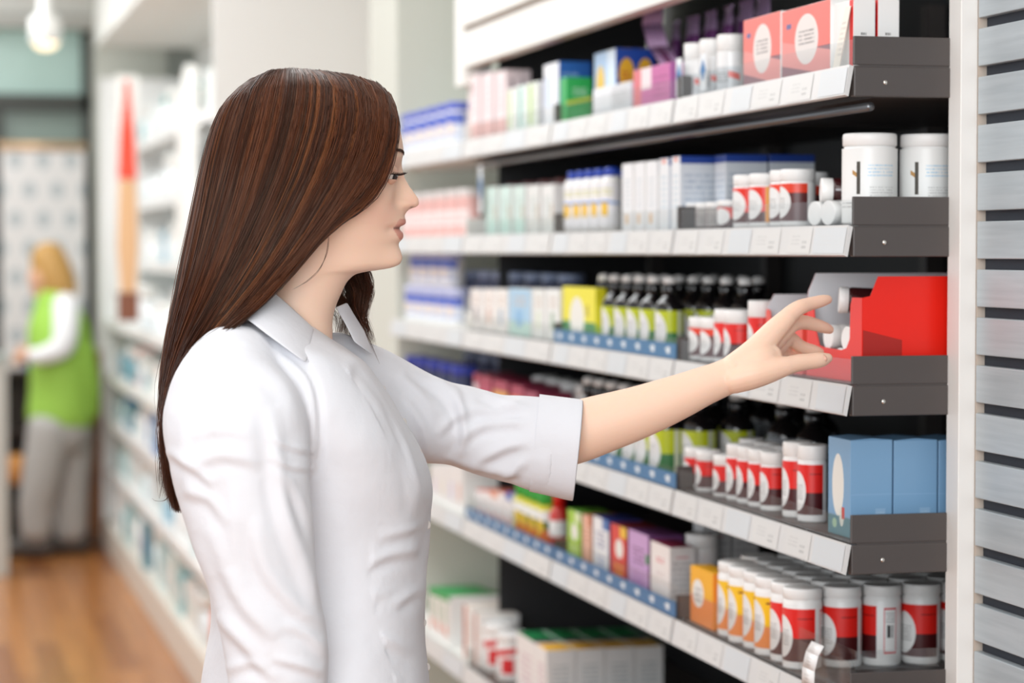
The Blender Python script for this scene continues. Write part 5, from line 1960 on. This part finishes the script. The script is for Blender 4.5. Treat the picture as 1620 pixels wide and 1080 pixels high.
def tubes(W, rad):
    """W n x NPT x 3 world -> 3-sided tapered tubes"""
    n = W.shape[0]
    T = np.gradient(W, axis=1)
    T /= np.linalg.norm(T, axis=2)[..., None] + 1e-9
    A = np.cross(T, -_F[None, None, :])
    A /= np.linalg.norm(A, axis=2)[..., None] + 1e-9
    B = np.cross(T, A)
    tp = np.linspace(0, 1, NPT)
    r = rad[:, None] * np.clip(1.15 - tp ** 3, .15, 1)[None, :] * np.clip(.5 + tp * 8, 0, 1)[None, :]
    V = np.empty((n, NPT, 3, 3))
    for k in range(3):
        g = 2 * math.pi * k / 3 + .5
        V[:, :, k] = W + (A * math.cos(g) + B * math.sin(g)) * r[..., None]
    V = V.reshape(-1, 3)
    base_ = (np.arange(n)[:, None, None, None] * NPT * 3)
    i = np.arange(NPT - 1)[None, :, None, None] * 3
    k = np.arange(3)[None, None, :, None]
    k2 = (k + 1) % 3
    Fq = np.concatenate([base_ + i + k, base_ + i + k2, base_ + i + 3 + k2, base_ + i + 3 + k], axis=3).reshape(-1, 4)
    return V, Fq


def fast_mesh(name, V, Fq, cols):
    me = bpy.data.meshes.new(name)
    me.vertices.add(len(V))
    me.vertices.foreach_set('co', np.ascontiguousarray(V, 'f').ravel())
    me.loops.add(Fq.size)
    me.loops.foreach_set('vertex_index', Fq.ravel().astype('i'))
    me.polygons.add(len(Fq))
    me.polygons.foreach_set('loop_start', np.arange(len(Fq), dtype='i') * 4)
    me.update(calc_edges=True)
    me.validate()
    color_attr(me, cols)
    return me


HC = np.array([srgb(c) for c in ('#27120b', '#38190e', '#4a2312', '#5b2e17', '#6e3b1e', '#7f4a27')])


def hair_cols(n, idc):
    ncl = idc.max() + 1
    cb = rng.choice(6, ncl, p=[.2, .28, .26, .15, .07, .04])
    c = HC[cb[idc]] * .65 + HC[rng.choice(6, n, p=[.15, .25, .25, .17, .11, .07])] * .35
    return np.repeat(c, NPT * 3, 0)


VV, FF, CC = [], [], []
off = 0
for G, n, lo, curl in ((GN, 18000, .80, 0), (GF, 6500, .80, 11.0)):
    P, idc = strands(G, n, lo, curl)
    W = px_to_world(P)
    V_, F_ = tubes(W, rng.uniform(.00030, .00055, n))
    VV.append(V_)
    FF.append(F_ + off)
    CC.append(hair_cols(n, idc))
    off += len(V_)
# under-layer sheet that keeps the scalp covered
for G in (GN, GF):
    s = np.linspace(0, 1, 40)
    P = field(G, s)
    tN = np.linspace(0, 1, NPT)[None, :]
    P[:, :, 2] *= .86
    P[:, :, 1] += 3 * np.exp(-tN * 5)
    P[:, :, 0] = 470 + (P[:, :, 0] - 470) * (1 - .03 * np.exp(-tN * 3))
    W = px_to_world(P)
    kmax = 17 if G is GN else 15
    V_ = W[:, :kmax].reshape(-1, 3)
    ii, jj = np.meshgrid(np.arange(39), np.arange(kmax - 1), indexing='ij')
    a = (ii * kmax + jj).ravel()
    VV.append(V_)
    FF.append(np.stack([a, a + kmax, a + kmax + 1, a + 1], 1) + off)
    CC.append(np.tile(np.array(srgb('#2b160e')), (len(V_), 1)))
    off += len(V_)
# a few fly-away strands near the neck
fl = [[(520, 375, .094), (516, 400, .085), (505, 425, .075), (486, 444, .072), (463, 458, .075)],
      [(300, 380, .02), (285, 470, .03), (266, 560, .03), (262, 640, .02)],
      [(308, 400, .03), (280, 500, .05), (262, 590, .04), (257, 690, .02)],
      [(276, 770, .01), (262, 790, .01), (246, 792, .012), (240, 788, .013)],
      [(586, 430, -.08), (592, 445, -.08), (586, 466, -.08), (572, 480, -.08)],
      [(560, 480, -.06), (572, 510, -.05), (582, 535, -.04), (600, 575, -.02)]]
for g in fl:
    for rep in range(3):
        P = catmull([(a + rng.normal(0, 1.2), b, c * 1350) for a, b, c in g], NPT)[None]
        V_, F_ = tubes(px_to_world(P), np.array([.00022]))
        VV.append(V_)
        FF.append(F_ + off)
        CC.append(np.tile(HC[2], (len(V_), 1)))
        off += len(V_)
hair_me = fast_mesh('hair', np.concatenate(VV) - np.array(BASE), np.concatenate(FF), np.concatenate(CC))
qh = attr_mat('brown hair', .38)
qh.b.inputs['Specular IOR Level'].default_value = .4
qh.b.inputs['Specular Tint'].default_value = (1, .82, .66, 1)
mkobj('hair', hair_me, qh.m, person)

# ---------------------------------------------------------------- blouse
TOR = [  # front(px,py), back(px,py), half depth, roundness
    (523, 536, 400, 458, .057, 2.0), (534, 544, 385, 470, .072, 2.0), (553, 556, 360, 497, .112, 2.1), (580, 575, 325, 530, .145, 2.2), (606, 612, 290, 575, .160, 2.3),
    (634, 655, 258, 625, .166, 2.4), (660, 702, 252, 680, .162, 2.5), (677, 745, 264, 735, .152, 2.5), (684, 780, 285, 785, .145, 2.4), (681, 815, 299, 830, .139, 2.3),
    (677, 860, 313, 875, .134, 2.3), (674, 920, 327, 925, .132, 2.3), (672, 985, 333, 985, .138, 2.3), (676, 1040, 325, 1035, .148, 2.3), (683, 1100, 316, 1095, .158, 2.3),
    (690, 1180, 310, 1175, .170, 2.3), (690, 1250, 312, 1240, .176, 2.3)]
TO = catmull([(a, b, c, e, g * 1350, h * 50) for a, b, c, e, g, h in TOR], 70)
rows = []
for r in TO:
    fx, fy, bx, by, T, nn = r[0], r[1], r[2], r[3], r[4] / 1350, r[5] / 50
    mx_, my_ = (fx + bx) / 2, (fy + by) / 2
    ring = []
    for g in np.linspace(0, 2 * math.pi, 72, endpoint=False):
        c, s = math.cos(g), math.sin(g)
        cc = math.copysign(abs(c) ** (2 / nn), c)
        ss = math.copysign(abs(s) ** (2 / nn), s)
        ring.append(K(mx_ + (fx - mx_) * cc, my_ + (fy - my_) * cc, T * ss))
    rows.append(ring)
torso = grid_mesh(rows)
slv_near = limb([(405, 575, .105, .050), (378, 600, .140, .066), (372, 655, .165, .0775), (380, 725, .178, .0775), (394, 810, .184, .069), (410, 890, .187, .062), (426, 960, .187, .058), (438, 1030, .186, .0565), (440, 1090, .185, .054), (455, 1160, .183, .050), (462, 1200, .182, .048)], seg=40, flat=.80, n=60)
slv_far = limb([(520, 600, -.09, .060), (575, 630, -.125, .066), (630, 654, -.142, .064), (686, 668, -.152, .0545), (729, 675, -.155, .0505), (778, 689, -.155, .0510), (815, 696, -.153, .0545), (857, 704, -.151, .0580), (880, 707, -.150, .0592)], seg=40, flat=.86, n=60, blunt=True)
V, F = merge([torso, slv_near, slv_far])
bl = remesh(V, F, .0034, 4, .6)
co = get_co(bl)
no = get_no(bl)
px_, py_, z_ = to_px(co)
facing = np.clip(-(no @ _F) * 1.6 + .2, 0, 1)
nearmask = z_ < 2.70


def fold(pts, amp, width, sel=None, both=False):
    """a soft crease along a polyline given in picture columns/rows"""
    global co
    amp = amp * FS
    P = catmull(pts, 30)
    best = np.full(len(co), 1e9)
    tt_ = np.zeros(len(co))
    side = np.zeros(len(co))
    for i in range(len(P) - 1):
        a, b = P[i], P[i + 1]
        ab = b - a
        L2_ = ab @ ab + 1e-9
        t = np.clip(((px_ - a[0]) * ab[0] + (py_ - a[1]) * ab[1]) / L2_, 0, 1)
        dx, dy = px_ - (a[0] + t * ab[0]), py_ - (a[1] + t * ab[1])
        dd = np.hypot(dx, dy)
        m = dd < best
        best[m] = dd[m]
        tt_[m] = (i + t[m]) / (len(P) - 1)
        side[m] = np.sign(ab[0] * dy - ab[1] * dx)[m]
    env = np.sin(np.clip(tt_, 0, 1) * math.pi) ** .6
    x = best * side / width
    prof_ = np.exp(-x * x) - .75 * np.exp(-((x - 1.5) / 1.1) ** 2)
    w = facing if both else facing
    if sel is not None:
        w = w * sel
    co = co + no * (amp * prof_ * env * w)[:, None]


rest = ~nearmask
FS = 1.0
# near sleeve and shoulder
for p, a, w in (([(440, 545), (495, 600), (508, 690), (500, 760)], -.0045, 6), ([(432, 640), (440, 730), (455, 820), (485, 900), (505, 965)], .0050, 13), ([(425, 690), (455, 706), (500, 716)], .0022, 5),
                ([(428, 722), (460, 738), (500, 742)], .0022, 5), ([(330, 590), (400, 575), (450, 610), (470, 680)], .0022, 14), ([(300, 740), (350, 720), (420, 735)], .0028, 10),
                ([(262, 712), (300, 735), (340, 770)], .0040, 9), ([(285, 775), (330, 790), (360, 830)], .0030, 10), ([(290, 655), (290, 730), (305, 800)], .0025, 12), ([(300, 690), (350, 680), (400, 690)], .0018, 9),
                ([(400, 820), (420, 900), (470, 960), (520, 990)], .0045, 13), ([(360, 900), (390, 960), (440, 1010)], .0040, 13), ([(345, 970), (380, 1010), (420, 1060)], .0040, 11), ([(450, 985), (490, 1005), (520, 1040)], .0035, 9),
                ([(330, 830), (350, 880), (370, 950)], .0030, 13), ([(370, 760), (375, 850), (390, 930)], .0022, 16), ([(430, 1040), (470, 1050), (515, 1065)], .0035, 8), ([(350, 1060), (400, 1050), (440, 1075)], .003, 9),
                ([(455, 750), (480, 800), (497, 850)], .0025, 8), ([(285, 600), (330, 640), (350, 700)], .0018, 12)):
    fold(p, a, w, nearmask.astype(float))
# torso
FS = .75
for p, a, w in (([(505, 700), (545, 655), (590, 645)], .0045, 9), ([(503, 728), (560, 708), (620, 730)], .0045, 8), ([(505, 745), (560, 740), (610, 765)], .0035, 7), ([(505, 690), (540, 620), (560, 560)], .0035, 10),
                ([(503, 770), (560, 790), (600, 830)], .0030, 8), ([(500, 830), (550, 850), (600, 880)], .0030, 9), ([(560, 905), (610, 880), (672, 868)], .0042, 9), ([(600, 850), (640, 840), (678, 828)], .0030, 8),
                ([(500, 880), (560, 930), (620, 940)], .0030, 10), ([(620, 960), (650, 940), (672, 930)], .0035, 8), ([(530, 1000), (560, 960), (600, 950)], .0035, 9), ([(530, 1040), (590, 1010), (660, 1030)], .0040, 10),
                ([(520, 1075), (570, 1060), (640, 1078)], .0040, 9), ([(640, 700), (655, 760), (658, 820)], .0022, 9), ([(560, 600), (600, 640), (640, 690)], .0030, 9),
                ([(536, 545), (590, 600), (640, 690), (668, 790)], .0030, 5), ([(545, 790), (560, 860), (555, 930)], .0020, 12)):
    fold(p, a, w, (rest & (px_ < 690)).astype(float))
# far sleeve
FS = .95
fs = np.clip((845 - px_) / 30, 0, 1) * (rest & (px_ > 585))
for p, a, w in (([(628, 590), (660, 620), (690, 660)], .0040, 9), ([(650, 580), (700, 615), (740, 670)], .0045, 8), ([(680, 600), (720, 625), (735, 690), (720, 730)], .0050, 8), ([(735, 640), (780, 650), (840, 640)], .0045, 8),
                ([(720, 700), (770, 670), (850, 665)], .0045, 9), ([(745, 735), (800, 708), (850, 698)], .0045, 9), ([(700, 725), (760, 740), (830, 752)], .0040, 8), ([(790, 762), (825, 735), (852, 722)], .0040, 9),
                ([(640, 620), (670, 680), (680, 730)], .0040, 8), ([(760, 620), (800, 640), (860, 655)], .0030, 7), ([(690, 690), (720, 660), (760, 650)], .003, 8)):
    fold(p, a, w, fs)
# fine cloth irregularity
nz = np.zeros(len(co))
for k in range(14):
    dv = rng.normal(0, 1, 3)
    dv /= np.linalg.norm(dv)
    fr = rng.uniform(18, 70)
    nz += np.sin(co @ dv * fr * 1.6 + rng.uniform(0, 6) + 1.2 * np.sin(co @ np.roll(dv, 1) * fr * .7)) / (fr / 18)
co = co + no * (nz * .0009)[:, None]
set_co(bl, co - np.array(BASE))


def cloth(name, c, rough=.75):
    q = NT(name)
    q.b.inputs['Base Color'].default_value = srgb(c) + (1,)
    q.b.inputs['Roughness'].default_value = rough
    q.b.inputs['Sheen Weight'].default_value = .15
    q.b.inputs['Specular IOR Level'].default_value = .3
    tc = q.n('ShaderNodeTexCoord')
    nz_ = q.n('ShaderNodeTexNoise')
    nz_.inputs['Scale'].default_value = 55
    nz_.inputs['Detail'].default_value = 5
    bp = q.n('ShaderNodeBump')
    bp.inputs['Strength'].default_value = .35
    bp.inputs['Distance'].default_value = .0025
    q.link(tc.outputs['Object'], nz_.inputs['Vector'])
    q.link(nz_.outputs['Fac'], bp.inputs['Height'])
    q.link(bp.outputs[0], q.b.inputs['Normal'])
    MATS[name] = q.m
    return q.m


CLOTH = cloth('white cotton', '#dcdde2')
bl.materials.clear()
blouse = mkobj('blouse', bl, CLOTH, person)


def sheet(name, rows_, m, parent=None, solid=.0016, sub=1):
    v, f = grid_mesh([[np.array(K(*p)) for p in r] for r in rows_], closed=False, cap=False)
    o = pmesh(name, v, f, m, sub=sub, solid=solid)
    if parent:
        o.parent = parent
    return o


def loftline(a, b, n):
    return catmull([(p[0], p[1], p[2] * 1350) for p in a], n), catmull([(p[0], p[1], p[2] * 1350) for p in b], n)


def band(name, a, b, mids, n=16, parent=None, solid=.0018):
    A, B = loftline(a, b, n)
    rws = []
    for k in range(mids + 1):
        t = k / mids
        bul = 8 * math.sin(t * math.pi)
        rws.append([((A[i] * (1 - t) + B[i] * t)[0], (A[i] * (1 - t) + B[i] * t)[1], ((A[i] * (1 - t) + B[i] * t)[2] + bul) / 1350) for i in range(n)])
    return sheet(name, rws, CLOTH, parent, solid)


# collar: near leaf from the nape over the shoulder to its point, and the far leaf
band('collar', [(395, 452, .048), (412, 452, .066), (429, 459, .074), (455, 480, .078), (480, 503, .072), (497, 519, .060)],
     [(352, 492, .075), (368, 497, .100), (390, 505, .134), (422, 529, .152), (455, 553, .160), (485, 575, .158)], 6, parent=blouse)
band('collar', [(495, 519, .060), (510, 531, .045), (522, 541, .030)], [(485, 575, .158), (501, 560, .108), (526, 552, .056)], 3, parent=blouse, solid=.0015).hide_render = False
band('collar', [(531, 486, -.030), (538, 498, -.034), (548, 516, -.036), (560, 540, -.030)], [(549, 478, -.055), (562, 500, -.070), (580, 530, -.074), (590, 562, -.060)], 4, parent=blouse)
# turned cuff on the reaching arm
ax0, ax1 = (868, 704, -.151), (908, 711, -.149)
c0, c1 = np.array(K(*ax0)), np.array(K(*ax1))
t_ = (c1 - c0) / np.linalg.norm(c1 - c0)
# opening plane leans: top edge further right than the bottom one
rows = []
for k, (s, rr) in enumerate([(-.018, .0598), (0, .0606), (.012, .0612), (.026, .0620), (.0365, .0624), (.0370, .0612), (.026, .0606), (.010, .0600)]):
    c = c0 + t_ * s
    ring = []
    for g in np.linspace(0, 2 * math.pi, 48, endpoint=False):
        dep = np.array(_F) * .86 * math.cos(g)
        vert = np.array(_U) * math.sin(g)
        lean = np.array(_R) * (.0065 * math.sin(g))
        wob = 1 + .02 * math.sin(3 * g + 1) + .012 * math.sin(5 * g)
        ring.append(c + (dep + vert) * rr * wob + lean)
    rows.append(ring)
v, f = grid_mesh(rows, closed=True, cap=False)
cuff = pmesh('cuff', v, f, CLOTH, sub=1)
cuff.parent = blouse
# buttons down the placket
for k, (bx, by, bd) in enumerate([(607, 617, .012), (640, 668, .012), (664, 716, .012), (679, 768, .012), (678, 830, .010), (672, 905, .01), (671, 985, .01), (677, 1055, .01)]):
    c = np.array(K(bx - 2, by, bd))
    nn_ = np.array(_R) * .8 - np.array(_F) * .6
    nn_ /= np.linalg.norm(nn_)
    a = np.cross(nn_, np.array(_U))
    a /= np.linalg.norm(a)
    b = np.cross(nn_, a)
    rows = [[c + nn_ * h_ + (a * math.cos(g) + b * math.sin(g)) * r_ for g in np.linspace(0, 2 * math.pi, 14, endpoint=False)] for r_, h_ in ((.0048, -.001), (.0050, .0012), (.0042, .0020), (.0030, .0016), (.0005, .0016))]
    v, f = grid_mesh(rows)
    pmesh('button', v, f, mat('pearl button', '#e9e4df', .25)).parent = blouse

# trousers and shoes below the frame
tr = []
for s in (1, -1):
    tr.append(limb([(500, 1150, s * .07, .098), (492, 1300, s * .078, .092), (490, 1500, s * .082, .078), (488, 1750, s * .084, .064), (474, 1980, s * .085, .058), (468, 2230, s * .086, .052), (468, 2260, s * .086, .05)], 28))
tr.append(limb([(495, 1110, 0, .125), (495, 1170, 0, .13)], 28, flat=1.1))
V, F = merge(tr)
tm = rel(remesh(V, F, .008, 3))
tm.materials.clear()
mkobj('trousers', tm, mat('dark denim', '#2b3040', .8, noise=.1, nscale=80), person)
for s in (1, -1):
    p = K(468, 2300, s * .086)
    zf_ = 0.0
    c = Vector((p.x, p.y, 0))
    rws = []
    for t, w_, h_ in ((-.085, .022, .045), (-.07, .033, .075), (-.03, .036, .085), (.03, .038, .070), (.08, .043, .052), (.12, .041, .042), (.15, .028, .032), (.162, .012, .02)):
        rws.append([np.array(c) + np.array((_r.x, _r.y, 0)) * t + np.array((-_r.y, _r.x, 0)) * w_ * math.cos(g) + np.array((0, 0, 1)) * (.002 + h_ / 2 + h_ / 2 * math.sin(g)) for g in np.linspace(0, 2 * math.pi, 20, endpoint=False)])
    v, f = grid_mesh(rws)
    pmesh('shoe', v, f, mat('black shoe leather', '#1d1b1b', .35), sub=1)
# ================================================================== THE BLURRED SHOP ASSISTANT
ZQ = 11.55


def limb2(st, seg=16, flat=1.0, n=None):
    global ZP
    z0 = ZP
    ZP = ZQ
    r = limb(st, seg, n, flat)
    ZP = z0
    return r


b2 = onZ(85, 855, 0)
b2 = Vector((PZ(85, 855, ZQ).x, PZ(85, 855, ZQ).y, 0))


def p2(name, parts, m, parent, voxel=.008, sm=3):
    V, F = merge(parts)
    me = remesh(V, F, voxel, sm)
    set_co(me, get_co(me) - np.array(b2))
    me.materials.clear()
    return mkobj(name, me, m, parent)


S2 = mat('far skin', '#d9a98a', .5)
pb = [limb2([(72, 478, 0, .05), (76, 462, 0, .052)], 16), limb2([(74, 425, 0, .075), (70, 445, 0, .078), (67, 458, .0, .055)], 20), limb2([(63, 440, 0, .02), (59, 446, 0, .012)]),
      limb2([(86, 500, 0, .10), (92, 560, 0, .11), (95, 620, 0, .12), (95, 680, 0, .13)], 20), limb2([(108, 500, .13, .04), (98, 545, .17, .036), (70, 560, .19, .03), (45, 562, .18, .024)]),
      limb2([(84, 500, -.12, .04), (70, 545, -.15, .036), (50, 562, -.14, .028), (38, 565, -.12, .022)]),
      limb2([(75, 690, .08, .08), (62, 760, .09, .06), (58, 845, .09, .045)]), limb2([(115, 690, -.08, .08), (112, 760, -.09, .06), (112, 845, -.09, .045)])]
for k in range(4):
    pb.append(limb2([(42, 558 + 3 * k, .18, .010), (31, 556 + 4.5 * k, .18, .009), (24, 558 + 4.5 * k, .17, .007)]))
    pb.append(limb2([(38, 562 + 3 * k, -.12, .010), (28, 561 + 4.5 * k, -.12, .009), (21, 564 + 4 * k, -.11, .007)]))
pb.append(limb2([(45, 556, .18, .011), (36, 549, .18, .009), (31, 546, .18, .007)]))
pb.append(limb2([(40, 560, -.12, .011), (33, 553, -.12, .009), (28, 550, -.12, .007)]))
far = p2('person', pb, S2, None)
far.location = b2
tag(far, 'blonde woman in a green vest and white sleeves standing at the far counter', 'person')
p2('hair', [limb2([(76, 408, 0, .085), (84, 430, 0, .092), (96, 458, 0, .082), (104, 480, 0, .045)], 20), limb2([(66, 410, 0, .05), (62, 425, .03, .04)])], mat('golden hair', '#b98f4e', .5, noise=.25, nscale=60), far)
GRN = mat('bright green vest', '#9ccb4f', .7)
p2('vest', [limb2([(88, 480, 0, .10), (92, 520, 0, .145), (97, 570, 0, .15), (98, 620, 0, .155), (96, 655, 0, .16)], 24), limb2([(122, 560, .02, .09), (134, 610, .0, .075), (142, 650, 0, .045)], 18)], GRN, far)
WS = mat('white far sleeve', '#ecedee', .7)
p2('sleeve', [limb2([(104, 482, .12, .062), (104, 520, .17, .060), (98, 548, .19, .055), (72, 561, .20, .046), (54, 563, .19, .04)], 18)], WS, far)
p2('sleeve', [limb2([(84, 490, -.12, .058), (74, 545, -.16, .052), (52, 562, -.15, .042)], 18)], WS, far)
GT = mat('light grey trousers', '#b3b1ad', .8, noise=.05, nscale=20)
p2('trousers', [limb2([(95, 655, 0, .15), (94, 680, 0, .15)], 20), limb2([(78, 680, .08, .105), (64, 760, .09, .09), (57, 800, .09, .082), (57, 838, .09, .075)], 20), limb2([(114, 680, -.08, .105), (112, 760, -.09, .09), (112, 800, -.09, .082), (112, 838, -.09, .078)], 20)], GT, far)
for px, dd in ((55, .09), (112, -.09)):
    q = PZ(px, 850, ZQ - dd)
    c = Vector((q.x, q.y, 0)) - b2
    m = MB()
    pts = [(-.19, .025, .02), (-.15, .04, .035), (-.05, .048, .06), (.05, .042, .07), (.085, .03, .05)]
    rws = [[c + Vector((_r.x, _r.y, 0)) * t + Vector((-_r.y, _r.x, 0)) * w_ * math.cos(g) + Vector((0, 0, 1)) * (.001 + h_ + h_ * math.sin(g)) for g in np.linspace(0, 2 * math.pi, 14, endpoint=False)] for t, w_, h_ in pts]
    v, f = grid_mesh(rws)
    me = bpy.data.meshes.new('shoe')
    me.from_pydata([tuple(p) for p in v], [], f)
    mkobj('shoe', me, mat('grey clog', '#55524f', .5), far)
# ------------------------------------------------------------------ tidy labels
REPL = [('white vitamin jars', 'white vitamin jars')]
_seen = {}
for o in list(bpy.data.objects):
    L = o.get('label')
    if L and o.parent is None:
        w = L.replace(',', ' ,').split()
        if len([x for x in w if x != ',']) > 16 or len(L) > 150:
            print('LONG', len([x for x in w if x != ',']), L)
        _seen.setdefault(L, []).append(o.name)
for L, n in _seen.items():
    if len(n) > 1:
        print('DUP', L, n)
